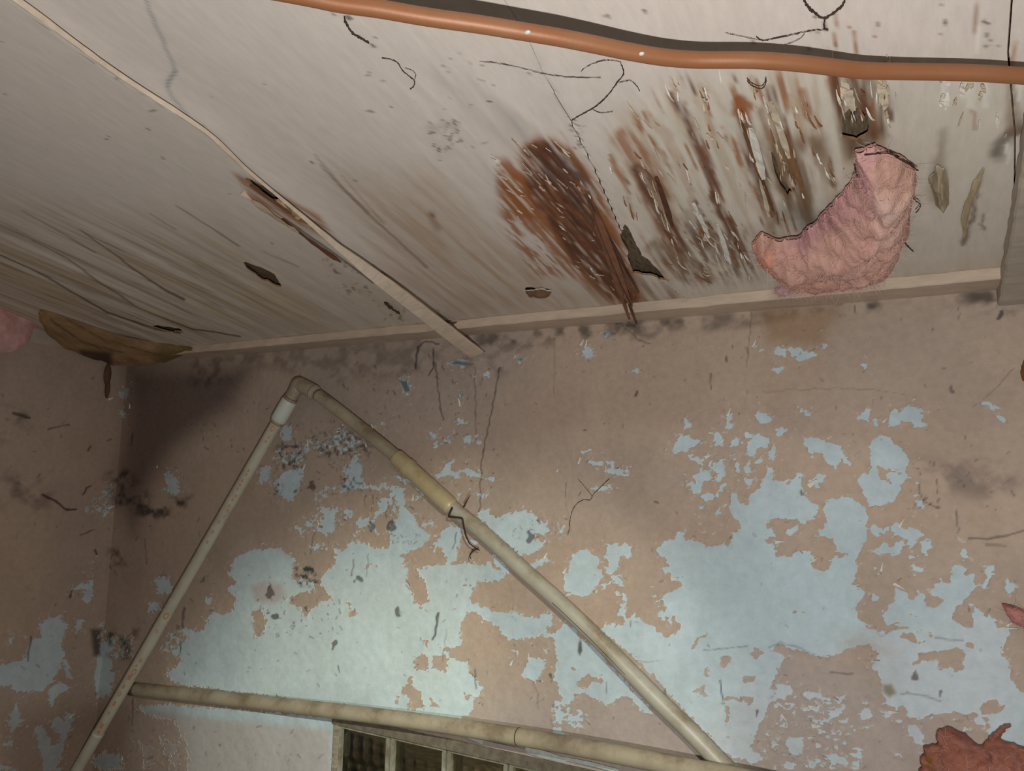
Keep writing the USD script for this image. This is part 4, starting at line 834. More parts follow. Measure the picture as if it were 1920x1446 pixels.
# ================================================================== trim, battens, strip
def bar(name, p0, p1, w, h, mat, up, col, label=None, cat=None, kind=None, parent=None, n=24, wob=.0012, seed=0):
    """A slightly uneven wooden bar between two points (its centre line), w across, h along up."""
    p0, p1 = np.asarray(p0, float), np.asarray(p1, float)
    u = unit(p1 - p0); s = unit(np.cross(u, up)); k = np.cross(s, u)
    r = np.random.default_rng(seed); ch = min(w, h) * .09
    prof = [(-w / 2 + ch, -h / 2), (w / 2 - ch, -h / 2), (w / 2, -h / 2 + ch), (w / 2, h / 2 - ch), (w / 2 - ch, h / 2), (-w / 2 + ch, h / 2), (-w / 2, h / 2 - ch), (-w / 2, -h / 2 + ch)]
    v = []
    for t in np.linspace(0, 1, n):
        j = r.normal(0, wob, 2)
        for a, b in prof:
            v.append(p0 + (p1 - p0) * t + s * (a + j[0]) + k * (b + j[1]))
    f = []
    for i in range(n - 1):
        for q in range(8):
            a, b = i * 8 + q, i * 8 + (q + 1) % 8
            f += [(a, b, a + 8), (b, b + 8, a + 8)]
    for o in (0, (n - 1) * 8): f += [(o, o + q, o + q + 1) for q in range(1, 7)]
    v = np.array(v); fd = Field(v, col)
    nz = meshkit.fbm(v * [6, 20, 30], 4, seed + 3)[:, None]
    fd.c *= .8 + .4 * nz
    m = usdkit.mesh(stage, numbered(path_of(parent), name), (v + EYE, np.array(f)), mat, False)
    UsdGeom.PrimvarsAPI(m).CreatePrimvar('paint', Sdf.ValueTypeNames.Color3fArray, 'vertex').Set(Vt.Vec3fArray.FromNumpy(fd.c.astype(np.float32)))
    return tag(m.GetPrim(), label, cat, None, kind)

tz = (TRIM_Z0 + TRIM_Z1) / 2
bar('trim_1', (on_wall((352, 667))[0], (D + TRIM_Y) / 2, tz), (on_wall((1884, 540))[0] - .004, (D + TRIM_Y) / 2, tz), D - TRIM_Y, TRIM_Z1 - TRIM_Z0, M_TRIM, (0, 0, 1), lin(202, 182, 162),
    'pale pink wooden trim board along the top of the back wall', 'trim', 'structure', n=90, wob=.0006, seed=4)
# broad batten down the far right-hand seam
q0, q1 = on_ceil((1922, 262), .046), on_ceil((1882, 530), .046)
bx = .5 * (q0[0] + q1[0])
by0 = q0[1] - .05
bw = .16
p0 = np.array([q0[0] + bw / 2, by0, ceil_z(by0)]) + CN * .026; p1 = np.array([q1[0] + bw / 2, D - .004, ceil_z(D - .004)]) + CN * .026
bar('trim_2', p0, p1, bw, .044, M_TRIM, CN, lin(176, 164, 150), 'wide dusty batten on the ceiling at the far right end of the trim', 'trim', 'structure', n=30, seed=5)
# the batten that has come loose along the first seam: tight to the ceiling at its near end, hanging at the wall
path = [(-70, -70, .004), (40, 6, .005), (200, 124, .006), (380, 243, .007), (470, 325, .010), (560, 400, .020), (640, 468, .034), (720, 530, .050), (800, 590, .066)]
pts = [on_ceil((u, v), .017 + .8 * o) for u, v, o in path] + [on_wall((893, 664), .012)]
pts = np.array(pts)
pts[-2] = .5 * (pts[-3] + pts[-1])
tt = np.concatenate([[0], np.cumsum(np.linalg.norm(np.diff(pts, axis=0), axis=1))]); tt /= tt[-1]
ts = np.linspace(0, 1, 90)
from scipy.interpolate import PchipInterpolator
cl = np.stack([PchipInterpolator(tt, pts[:, k])(ts) for k in range(3)], 1)
tang = np.gradient(cl, axis=0); tang /= np.linalg.norm(tang, axis=1, keepdims=True)
v = []
for i, t in enumerate(ts):
    side = unit(np.cross(tang[i], CN)); nrm = np.cross(side, tang[i]); nrm *= np.sign(nrm @ CN)
    tw = math.radians(np.interp(t, [0, .3, .5, .7, 1], [70, 70, 60, 25, 18]))
    s2_, n2_ = side * math.cos(tw) + nrm * math.sin(tw), -side * math.sin(tw) + nrm * math.cos(tw)
    hw = np.interp(t, [0, .30, .42, .55, .68, 1], [.0048, .0042, .0028, .008, .019, .026]); ht = np.interp(t, [0, .42, .55, 1], [.0025, .002, .004, .0045])
    for a, b in ((-1, -.6), (-.9, -1), (.9, -1), (1, -.6), (1, .6), (.9, 1), (-.9, 1), (-1, .6)):
        j = (meshkit.noise(np.array([t * 40, a * 3, b * 2]), 3) - .5) * .002
        v.append(cl[i] + s2_ * (a * hw + j) + n2_ * b * ht)
v = np.array(v); f = []
for i in range(len(ts) - 1):
    for q in range(8):
        a, b = i * 8 + q, i * 8 + (q + 1) % 8
        f += [(a, b, a + 8), (b, b + 8, a + 8)]
for o in (0, (len(ts) - 1) * 8): f += [(o, o + q, o + q + 1) for q in range(1, 7)]
sf = Field(v, lin(206, 188, 168))
sf.c *= .82 + .36 * meshkit.fbm(v * [20, 6, 20], 4, 5)[:, None]
stp = thing('loose_batten', 'long painted wooden batten hanging loose from the ceiling and slanting down past the trim', 'batten', cl[45] + EYE)
obj('strip', (v + EYE, np.array(f)), M_TRIM, stp, False, sf.c, cl[45] + EYE)
# rust-brown splinters torn from the sheet beside it
for i, (p0, p1, w, tone) in enumerate((((470, 345), (610, 432), .016, lin(132, 96, 68)), ((520, 372), (585, 418), .012, lin(196, 160, 120)), ((455, 358), (560, 430), .022, lin(206, 184, 158)), ((530, 408), (640, 486), .010, lin(110, 70, 46)),
                                      ((715, 510), (762, 552), .014, lin(104, 76, 54)), ((722, 565), (750, 582), .014, lin(76, 56, 46)), ((802, 590), (862, 602), .018, lin(116, 92, 80)))):
    sliver(ceiling_point(p0, .004), ceiling_point(p1, .010), w, lambda t: .004 * math.sin(math.pi * t), tone, 'veneer_splinter', CEIL, M_WOOD, 360 + i, 9, .3, .002)

# ================================================================== the sagging, delaminated sheet end over the left wall
top = [(74, 581), (98, 586), (150, 604), (215, 626), (280, 640), (335, 648), (362, 650)]
bot = [(78, 612), (104, 642), (150, 666), (205, 684), (270, 688), (330, 672), (364, 658)]
n = 44
def curve(pts, f, n=n):
    q = np.array([f(p) for p in pts]); t = np.linspace(0, 1, len(q))
    return np.stack([PchipInterpolator(t, q[:, k])(np.linspace(0, 1, n)) for k in range(3)], 1)
ct_ = curve(top, lambda p: on_ceil(p, .004))
cb_ = curve(bot, lambda p: on_left(p, .03) if p[0] < 215 else on_wall(p, .03 + .06 * (p[0] - 215) / 150))
rows_ = []
for t in np.linspace(0, 1, 18):
    q = ct_ * (1 - t) + cb_ * t
    nz = meshkit.fbm(np.stack([q[:, 0] * 30, q[:, 1] * 9, q[:, 2] * 60], 1), 3, 5) - .5
    q[:, 2] += t * .022 * (meshkit.fbm(np.stack([q[:, 0] * 24, q[:, 1] * 24, q[:, 2] * 0], 1), 3, 15) - .5)
    rows_.append(q + unit([.5, -.75, -.2]) * (.022 * math.sin(math.pi * t) + .016 * nz[:, None] - .004))
g = np.array(rows_)
gv = Field(g, lin(178, 144, 104))
gv.c *= .55 + .9 * meshkit.fbm(np.stack([g[..., 0] * 20, g[..., 1] * 8, g[..., 2] * 70], -1), 4, 9)[..., None]
gv.blob([(150, 655), (210, 660), (210, 690), (150, 680)], lin(56, 40, 32), .8, 6)
gv.blob([(300, 640), (370, 640), (370, 690), (290, 690)], lin(120, 104, 58), .8, 12)
gv.stroke([(95, 600), (160, 645), (230, 660)], 3, lin(80, 50, 32), .8, 1.5)
gv.stroke([(110, 590), (200, 640), (300, 665)], 2.5, lin(84, 54, 34), .7, 1.5)
edge = .4 + (meshkit.noise(np.stack([g[..., 0] * 40, g[..., 1] * 40, g[..., 2] * 0], -1), 2) - .5) * .0
v, c, f, e = march(np.full(g.shape[:2], 1.0), g, gv.c)
lo_ = len(v); v = np.concatenate([v, v + np.array([-.012, .006, .010])]); c = np.concatenate([c, c * .6]); f = np.concatenate([f, flip(f) + lo_])
sg = thing('sagging_plywood', 'brown bare plywood edge bulging down where the ceiling meets the left wall', 'plywood', g[9, 20] + EYE)
obj('sheet_end', (v + EYE, f), M_WOOD, sg, True, c, g[9, 20] + EYE)
for i, (p0, p1) in enumerate((((205, 686), (198, 720)), ((198, 712), (205, 745)))):
    a, b = on_left(p0, .02), on_left(p1, .012)
    fd = np.array([.030, .018][i])
    obj('hanging_shred', trimesh.util.concatenate([trimesh.creation.icosphere(2, 1).apply_scale((.012, fd * .5, abs(a[2] - b[2]) * .6)).apply_translation((a + b) / 2 + EYE - (g[9, 20] + EYE))]), paint_mat('shred_%d' % i, .8, 40, .3, .6, .004, color=lin(104, 78, 56)), sg, True)

# ================================================================== glass wool
def blob(name, poly, put, out, thick, tints, label, seed, base_col, step=4.0, rough=.012, jag=10.0, lump=.5, material=M_WOOL, hair=0, cat='insulation', hair_col=None):
    x0, y0, x1, y1 = Polygon(poly).bounds
    U, V = np.meshgrid(np.arange(x0 - 12, x1 + 12, step), np.arange(y0 - 12, y1 + 12, step))
    base = np.array([[put((u, w)) for u, w in zip(a, b)] for a, b in zip(U, V)])
    nz = meshkit.fbm(base * 22, 4, seed) - .5; nf = meshkit.fbm(base * 70, 4, seed + 4) - .5
    s = poly_sd(U, V, poly) + nz * jag + nf * jag
    r = np.sqrt(np.clip(s / (.30 * min(x1 - x0, y1 - y0)), 0, 1))
    ridge = np.abs(meshkit.fbm(base * [14, 14, 26], 3, seed + 9) - .5)
    h = thick * r * (.8 + lump * nz + .5 * (meshkit.fbm(base @ np.array([[.7, .5, .5], [-.5, .8, 0], [0, 0, 1.0]]) * [7, 34, 12], 3, seed + 21) - .5)) + rough * (nf * 1.2 - ridge * 1.1) * np.clip(r * 2, 0, 1) + .002
    fd = Field(base, base_col); fd.U, fd.V = U, V
    fd.c *= (.82 + .5 * (nz[..., None] + .35))
    for pl, col, a, soft in tints: fd.blob(pl, col, a, soft, noise=smooth01((meshkit.fbm(base * 30, 3, seed + 2) - .3) * 3))
    # crevices are tinted a duller pink
    fd.lay(np.nonzero(s > -1e9), (smooth01((.05 - ridge) * 14) * .25).ravel(), lin(190, 150, 150))
    v, c, f, e = march(s, base + np.asarray(out) * h[..., None], fd.c)
    bk = march(s, base + np.asarray(out) * .001, fd.c)
    v, c, f = join((v, c, f), (bk[0], bk[1], flip(bk[2])))
    org = base[base.shape[0] // 2, base.shape[1] // 2] + EYE
    t = thing(name, label, cat, org)
    obj('wool' if cat == 'insulation' else 'body', (v + EYE, f), material, t, True, c, org)
    if hair:
        r_ = np.random.default_rng(seed)
        ii = np.argwhere((s > 0)); pick = ii[r_.integers(len(ii), size=hair)]
        P0 = (base + np.asarray(out) * h[..., None])[pick[:, 0], pick[:, 1]]
        d = r_.normal(0, 1, (hair, 3)) + np.asarray(out) * .7; d /= np.linalg.norm(d, axis=1, keepdims=True)
        L = r_.uniform(.006, .022, (hair, 1)); bend = r_.normal(0, .006, (hair, 3))
        pts = np.stack([P0 - d * .002, P0 + d * L * .35 + bend * .4, P0 + d * L * .7 + bend * .8, P0 + d * L + bend * 2], 1) + EYE - org
        bc = UsdGeom.BasisCurves.Define(stage, numbered(path_of(t), 'fibre'))
        bc.CreateTypeAttr('cubic'); bc.CreateBasisAttr('catmullRom'); bc.CreateWrapAttr('pinned')
        bc.CreateCurveVertexCountsAttr([4] * hair); bc.CreatePointsAttr(Vt.Vec3fArray.FromNumpy(pts.reshape(-1, 3).astype(np.float32)))
        bc.CreateWidthsAttr(Vt.FloatArray.FromNumpy(np.tile([.0006, .0006, .0004, .0002], hair).astype(np.float32))); bc.SetWidthsInterpolation('vertex')
        UsdShade.MaterialBindingAPI.Apply(bc.GetPrim()).Bind(hair_col or M_FIBRE)
        tag(bc.GetPrim(), kind='stuff')
    return t
M_FIBRE = usdkit.material(stage, '/World/Looks/wool_fibre', {'d': ('diffuse_bsdf', {'color': tuple(lin(216, 176, 166))})}, surface='d.BSDF')
PINKW, MAUVE, ORANGE, WHITE = lin(218, 172, 156), lin(204, 150, 156), lin(232, 162, 134), lin(240, 218, 210)
blob('insulation_batt', WOOL1, lambda p: ceiling_point(p, .012), CN, .11,
     [([(1600, 265), (1650, 262), (1640, 330), (1570, 380), (1500, 440), (1470, 440), (1560, 350)], MAUVE, .7, 14), ([(1410, 420), (1450, 425), (1450, 490), (1415, 480)], ORANGE, .8, 8),
      ([(1460, 470), (1600, 490), (1580, 526), (1470, 520)], lin(226, 168, 148), .7, 12), ([(1640, 300), (1720, 290), (1700, 420), (1660, 400)], lin(226, 188, 168), .6, 14),
      ([(1640, 300), (1690, 330), (1680, 390), (1640, 380)], WHITE, .45, 14), ([(1570, 505), (1612, 490), (1600, 515), (1560, 522)], WHITE, .8, 6), ([(1550, 380), (1570, 378), (1568, 392)], lin(140, 74, 92), .9, 5),
      ([(1500, 400), (1560, 390), (1500, 450)], lin(196, 144, 150), .6, 8)],
     'large pink glass wool chunk bulging out of the torn ceiling above the trim', 31, PINKW, 3.5, .007, 12, hair=1300)
blob('insulation_wisp', [(1453, 536), (1466, 534), (1480, 538), (1490, 547), (1474, 557), (1456, 553), (1450, 540)], lambda p: on_wall(p, .117), unit([0, -1, -.3]), .012, [], 'small pale pink wisp of glass wool draped over the trim below the large chunk', 33, lin(206, 176, 184), 2.0, .006, 8, hair=120, hair_col=M_FIBRE)
blob('insulation_batt', [(-90, 500), (-40, 512), (10, 532), (46, 550), (68, 566), (72, 594), (58, 636), (26, 660), (-20, 664), (-90, 660)], lambda p: on_left((p[0], p[1]), .10), unit([.8, -.5, -.3]), .06,
     [([(-90, 500), (40, 550), (20, 600), (-90, 580)], lin(200, 120, 118), .6, 20), ([(50, 560), (84, 575), (84, 605), (60, 620)], lin(190, 120, 118), .6, 8)], 'pink glass wool poking out above the left wall beside the bulging plywood', 35, lin(214, 168, 160), 3.5, .008, 4, hair=300)
blob('insulation_clump', [(1722, 1470), (1726, 1430), (1734, 1402), (1756, 1394), (1760, 1366), (1782, 1360), (1806, 1372), (1838, 1397), (1852, 1386), (1866, 1374), (1884, 1359), (1895, 1361), (1880, 1374), (1874, 1386), (1902, 1398), (1930, 1404), (1975, 1422), (2000, 1470), (1978, 1530), (1910, 1556), (1830, 1548), (1760, 1530), (1730, 1500)], lambda p: on_wall(p, .03), unit([-.2, -.9, .2]), .06,
     [([(1722, 1400), (1800, 1380), (1760, 1446)], lin(170, 116, 98), .5, 18), ([(1738, 1424), (1752, 1414), (1760, 1430), (1756, 1460), (1738, 1460)], lin(150, 108, 42), .9, 5), ([(1760, 1360), (1800, 1366), (1850, 1396), (1830, 1402), (1780, 1376)], lin(110, 52, 50), .6, 6)],
     'dark reddish clump of old insulation with a ragged top in the lower right corner', 37, lin(164, 108, 92), 2.5, .012, 14, lump=.9, hair=120)
blob('insulation_shred', [(1880, 1134), (1895, 1136), (1925, 1146), (1960, 1156), (1960, 1190), (1925, 1182), (1900, 1168), (1886, 1150)], lambda p: on_wall(p, .02), unit([-.2, -.9, .2]), .035,
     [([(1878, 1132), (1925, 1140), (1925, 1150), (1885, 1142)], lin(120, 58, 54), .8, 3)], 'small reddish shred of insulation on the back wall at the right edge', 39, lin(196, 136, 128), 2.5, .008, 6, hair=60)
blob('wood_scrap', [(1912, 700), (1920, 672), (1950, 660), (1950, 720), (1916, 716)], lambda p: on_wall(p, .01), unit([0, -1, 0]), .02, [], 'small brown scrap stuck to the back wall below the batten', 41, lin(140, 92, 60), 2.5, .004, 6, material=M_WOOD, cat='scrap')

# ================================================================== pipes
def tube(cl, rad, sides=28, caps=True):
    """A swept tube; rad is one radius or one per point."""
    p = np.asarray(cl, float); n = len(p); rad = np.broadcast_to(rad, (n,))
    t = np.gradient(p, axis=0); t /= np.linalg.norm(t, axis=1, keepdims=True) + 1e-12
    a = unit(np.cross(t[0], [0.3, 0.2, 1.0])); v = []
    for i in range(n):
        a = unit(a - t[i] * (a @ t[i])); b = np.cross(t[i], a)
        w = np.arange(sides) * 2 * np.pi / sides
        v.append(p[i] + rad[i] * (np.cos(w)[:, None] * a + np.sin(w)[:, None] * b))
    v = np.concatenate(v); f = []
    i, j = np.meshgrid(np.arange(n - 1), np.arange(sides), indexing='ij')
    q = np.stack([i * sides + j, i * sides + (j + 1) % sides, (i + 1) * sides + (j + 1) % sides, (i + 1) * sides + j], -1).reshape(-1, 4)
    f = np.vstack([q[:, [0, 1, 2]], q[:, [0, 2, 3]]])
    if caps:
        v = np.vstack([v, p[:1], p[-1:]]); k = np.arange(sides); o = (n - 1) * sides
        f = np.vstack([f, np.stack([(k + 1) % sides, k, np.full(sides, n * sides)], 1), np.stack([o + k, o + (k + 1) % sides, np.full(sides, n * sides + 1)], 1)])
    return v, f
def smoothpath(pts, n=160):
    q = np.asarray(pts, float); t = np.concatenate([[0], np.cumsum(np.linalg.norm(np.diff(q, axis=0), axis=1))]); t /= t[-1]
    return np.stack([PchipInterpolator(t, q[:, k])(np.linspace(0, 1, n)) for k in range(3)], 1)

def pipe_mat(name, color, rough, dirt, dirt_amt, streak_scale, metal=0.0, spec=.5):
    """Plastic or metal with grime that thickens on the upper side, where dust settles, and in blotches."""
    return usdkit.material(stage, '/World/Looks/' + name, {
        'g': ('geometry', {}), 'sx': ('separate_xyz', {}), 'up': ('map_range', {'from_min': -.35, 'from_max': .95, 'to_min': 0, 'to_max': 1, 'clamp': True}),
        'tc': ('texture_coordinate', {}), 'n': ('noise_texture', {'scale': streak_scale, 'detail': 6.0, 'roughness': .7}), 'n2': ('noise_texture', {'scale': 220.0, 'detail': 3.0}),
        'r': ('rgb_ramp', {'ramp': [(0, (0, 0, 0)), (.38, (0, 0, 0)), (.72, (1, 1, 1)), (1, (1, 1, 1))]}),
        'm1': ('math', {'math_type': 'multiply_add', 'value2': .75, 'value3': .12}), 'm2': ('math', {'math_type': 'multiply', 'use_clamp': True}), 'm3': ('math', {'math_type': 'multiply', 'value2': dirt_amt, 'use_clamp': True}),
        'ad': ('math', {'math_type': 'add'}),
        'mx': ('mix', {'mix_type': 'mix', 'color1': tuple(color), 'color2': tuple(dirt)}), 'bp': ('bump', {'strength': .15, 'distance': .001}),
        'p': ('principled_bsdf', {'roughness': rough, 'metallic': metal, 'specular_ior_level': spec})},
        [('g.normal', 'sx.vector'), ('sx.z', 'up.value'), ('tc.object', 'n.vector'), ('tc.object', 'n2.vector'), ('n.fac', 'r.fac'), ('r.color', 'm1.value1'), ('up.result', 'ad.value1'), ('m1.value', 'ad.value2'), ('ad.value', 'm2.value1'),
         ('r.color', 'm2.value2'), ('m2.value', 'm3.value1'), ('m3.value', 'mx.fac'), ('mx.color', 'p.base_color'), ('n2.fac', 'bp.height'), ('bp.normal', 'p.normal')], surface='p.BSDF')
M_COPPER = pipe_mat('dull_copper', lin(148, 96, 62), .5, lin(156, 116, 88), .6, 9.0, .15)
M_PVC = pipe_mat('aged_pvc', lin(178, 174, 158), .42, lin(128, 106, 72), .75, 8.0)
M_PVC_D = pipe_mat('dusty_pvc', lin(172, 161, 138), .5, lin(118, 102, 80), .8, 9.0)
M_CPVC = pipe_mat('white_pvc', lin(196, 192, 172), .4, lin(146, 122, 96), .55, 10.0)
M_COUP = pipe_mat('pale_fitting', lin(208, 214, 204), .4, lin(160, 140, 112), .4, 10.0)
M_YEL = pipe_mat('yellowed_fitting', lin(186, 172, 134), .4, lin(140, 116, 74), .5, 9.0)
M_SEAM = pipe_mat('grimy_joint', lin(92, 72, 52), .7, lin(60, 46, 36), .6, 20.0)
M_PRINT = usdkit.material(stage, '/World/Looks/orange_print', {'p': ('principled_bsdf', {'base_color': tuple(lin(196, 142, 112)), 'roughness': .5})}, surface='p.BSDF')

def place(name, label, cat, org): return thing(name, label, cat, org + EYE)
# copper water pipe slung under the ceiling
cc_ = [(420, -34, .062), (575, -6, .062), (640, 7, .062), (700, 15, .061), (807, 33, .060), (900, 46, .058), (973, 58, .056), (1040, 69, .054), (1107, 82, .051), (1180, 97, .047), (1240, 107, .043), (1300, 112, .039), (1413, 113, .036), (1480, 117, .034), (1560, 126, .030),
      (1613, 132, .026), (1680, 134, .022), (1747, 135, .020), (1830, 137, .019), (1913, 142, .018), (2080, 152, .018)]
cc = [(u, v, .005 + 1.45 * d) for u, v, d in cc_]
cq = [on_ceil((u, v), d + .012) for u, v, d in cc]
el0 = unit(cq[0] - cq[1]) * [1, 1, 0]; el1 = unit(cq[-1] - cq[-3]) * [1, 1, 0]
cq = [cq[0] + el0 * .8 - [0, 0, SLOPE * .8 * el0[1]]] + cq + [np.array([RX1, cq[-1][1] + .2, cq[-1][2] - SLOPE * .2])]
cp = smoothpath(cq, 300)
o = cp[150]
cpipe = place('copper_pipe', 'long bent copper pipe running below the ceiling across the top', 'pipe', o)
obj('pipe', tuple(x if k else x - o for k, x in enumerate(tube(cp, .0112))), M_COPPER, cpipe, True)
for u, v in ((990, 69), (1195, 108)):
    q = on_ceil((u, v), .07) ; i = np.argmin(np.linalg.norm(project(cp) - [u, v], axis=1)); q = cp[i] - unit(cp[i]) * .0108
    b = trimesh.creation.icosphere(2, .0032); b.apply_scale((1.4, 1.0, .8)); b.apply_translation(q - o)
    obj('solder_drip', b, M_COUP, cpipe, True)

PR = .0225
# the slanting pipe, elbow at its top
el = on_wall((562, 718), .048)
rp = smoothpath([el] + [on_wall(p, .042) for p in ((609, 750), (668, 796), (735, 850), (799, 908), (851, 955), (916, 1009), (974, 1063), (1051, 1132), (1111, 1189), (1166, 1245), (1229, 1309), (1296, 1374), (1356, 1436), (1420, 1502), (1640, 1730))], 260)
o = rp[100]
pp = place('plastic_pipe', 'dusty cream plastic pipe slanting down to the right across the back wall', 'pipe', o)
sub = lambda m, o: (np.asarray(m[0]) - o, m[1])
def near_i(cl, p): return int(np.argmin(np.linalg.norm(project(cl) - p, axis=1)))
iA, iB = near_i(rp, (741, 855)), near_i(rp, (849, 953))
obj('pipe', sub(tube(rp[near_i(rp, (592, 738)) + 1:iA + 2], PR * .97), o), M_PVC_D, pp, True)
obj('pipe', sub(tube(rp[iB - 2:], PR), o), M_PVC, pp, True)
cl_ = smoothpath(rp[iA:iB + 1], 60); tq = np.linspace(0, 1, 60)
obj('coupling', sub(tube(cl_, np.interp(tq, [0, .02, .2, .21, .26, .27, .8, .97, 1], [PR, PR * 1.2, PR * 1.2, PR * 1.3, PR * 1.3, PR * 1.22, PR * 1.24, PR * 1.2, PR])), o), M_YEL, pp, 40)
for t in (.22, .26, .55, .9):
    k = int(t * 59); obj('joint_ring', sub(tube(cl_[k:k + 2], PR * 1.31 if t < .5 else PR * 1.245), o), M_YEL, pp, 40)
# a hairline split along its underside
cr = rp[near_i(rp, (1040, 1125)):near_i(rp, (1180, 1268)):2]
side = np.array([unit(np.cross(x, q)) for x, q in zip(np.gradient(cr, axis=0), cr)])
cz = np.array([q - unit(q) * PR * .80 + np.sign(s[2]) * -s * PR * .60 for q, s in zip(cr, side)])
obj('crack', sub(tube(cz, np.linspace(.0011, .0006, len(cz)), 6), o), M_STRAND, pp, True)

# the thinner white pipe running down to the left, with printing along it
foot = ray((140, 1452)); foot = foot * (-2.902 / foot[0])
rad = .0205
lp = smoothpath([el + (foot - el) * t for t in np.linspace(0, 1, 12)], 200); lp2 = np.vstack([lp, foot + [.004, -.012, -.05], foot + [.004, -.012, -.42]])
o = lp[100]
lpp = place('plastic_pipe', 'white plastic pipe with orange print running down to the left from the elbow', 'pipe', o)
i0, i1 = near_i(lp, (543, 748)), near_i(lp, (517, 788))
obj('pipe', sub(tube(lp2[i1 - 2:], rad), o), M_CPVC, lpp, True)
obj('coupling', sub(tube(smoothpath(lp[i0:i1 + 1], 20), np.interp(np.linspace(0, 1, 20), [0, .06, .94, 1], [rad * 1.12, rad * 1.36, rad * 1.36, rad * 1.2])), o), M_COUP, lpp, 40)
obj('joint_ring', sub(tube(lp[i1:i1 + 2], rad * 1.22), o), M_PVC_D, lpp, True)
obj('joint_ring', sub(tube(lp[i0 - 1:i0 + 1], rad * 1.22), o), M_PVC_D, lpp, True)
iJ = near_i(lp, (184, 1374))
obj('sleeve', sub(tube(lp2[iJ:], rad * 1.05), o), M_CPVC, lpp, True)
def print_mark(i, length, width, off, shape):
    """A flat ink mark lying on the pipe's curved skin."""
    c = lp[i]; t = unit(lp[i + 1] - lp[i]); face = -unit(c); face = unit(face - t * (face @ t)); s = np.cross(t, face)
    if shape == 'ring':
        w = np.linspace(0, 2 * np.pi, 17)[:-1]; pts = [(math.cos(a) * length / 2 * k, math.sin(a) * width / 2 * k) for k in (1, .5) for a in w]
        f = [(j, (j + 1) % 16, j + 16) for j in range(16)] + [((j + 1) % 16, (j + 1) % 16 + 16, j + 16) for j in range(16)]
    else:
        pts = [(x * length / 2, y * width / 2) for x in (-1, 1) for y in (-1, -.33, .33, 1)]; f = [(j, j + 1, j + 4) for j in range(3)] + [(j + 1, j + 5, j + 4) for j in range(3)]
    v = []
    for a, b in pts:
        y = np.clip((b + off) / rad, -.95, .95)
        v.append(c + t * a + (face * math.sqrt(1 - y * y) + s * y) * (rad * 1.012))
    obj('print_mark', (np.array(v) - o, f), M_PRINT, lpp, False)
marks = [((512, 800), 'ring', .030, .018)] + [((x, y), 'bar', .013, .008) for x, y in ((503, 818), (500, 824), (471, 879), (466, 889), (461, 898), (456, 907), (451, 916), (446, 926), (441, 936), (436, 945), (430, 956), (424, 968), (418, 978), (407, 998), (398, 1016))] + \
        [((314, 1152), 'ring', .034, .024), ((299, 1182), 'ring', .018, .016), ((270, 1234), 'bar', .02, .010), ((264, 1246), 'bar', .014, .008), ((257, 1256), 'ring', .034, .020), ((251, 1266), 'bar', .026, .016), ((240, 1286), 'bar', .02, .010),
         ((232, 1300), 'ring', .024, .016), ((222, 1316), 'bar', .024, .012), ((212, 1334), 'bar', .016, .008), ((198, 1356), 'bar', .026, .014), ((192, 1366), 'bar', .02, .012)]
rm = np.random.default_rng(9)
for p, sh, a, b in marks: print_mark(near_i(lp, p), a * .9, b * .8, rm.uniform(-.004, .004), sh)
# the elbow that joins the two
i2 = near_i(rp, (592, 738))
ec = smoothpath(np.vstack([lp[i0 - 1], lp[max(i0 - 6, 3)], el + (lp[2] - el) * .3 + unit(-el) * .0, el + (rp[4] - el) * .4 + [0, 0, -.004], rp[i2 - 3], rp[i2]]), 50)
o = ec[25]
e_ = place('pipe_elbow', 'cream plastic elbow joining the two slanting pipes at the top', 'elbow', o)
obj('bend', sub(tube(ec, np.interp(np.linspace(0, 1, 50), [0, .3, .7, .96, 1], [rad * 1.1, rad * 1.22, PR * 1.16, PR * 1.16, PR * 1.0])), o), M_PVC_D, e_, True)
obj('joint_ring', sub(tube(ec[44:47], PR * 1.19), o), M_PVC, e_, True)

# the near-level pipe above the window
from scipy.interpolate import CubicSpline
hk = np.array([on_wall(p, q) for p, q in (((246, 1292), .031), ((520, 1321), .046), ((840, 1361), .071), ((1180, 1419), .093), ((1520, 1488), .095))])
hs = CubicSpline([0, 1, 2, 3, 4], hk)(np.linspace(0, 4, 180))
hp = np.vstack([hs, hs[-1] + [.02, 0, -.012], hs[-1] + [.03, 0, -.04], hs[-1] + [.03, 0, -.5]])
o = hp[90]
h_ = place('plastic_pipe', 'yellowed level plastic pipe above the glass block window', 'pipe', o)
obj('pipe', sub(tube(hp, .0235), o), M_PVC_D, h_, True)
k = near_i(hp, (975, 1382)); obj('joint_ring', sub(tube([hp[k], hp[k] + (hp[k + 1] - hp[k]) * .22], .0239), o), M_SEAM, h_, True)
k = near_i(hp, (252, 1293)); obj('end_cap', sub(tube(hp[:3], .0239), o), M_SEAM, h_, True)

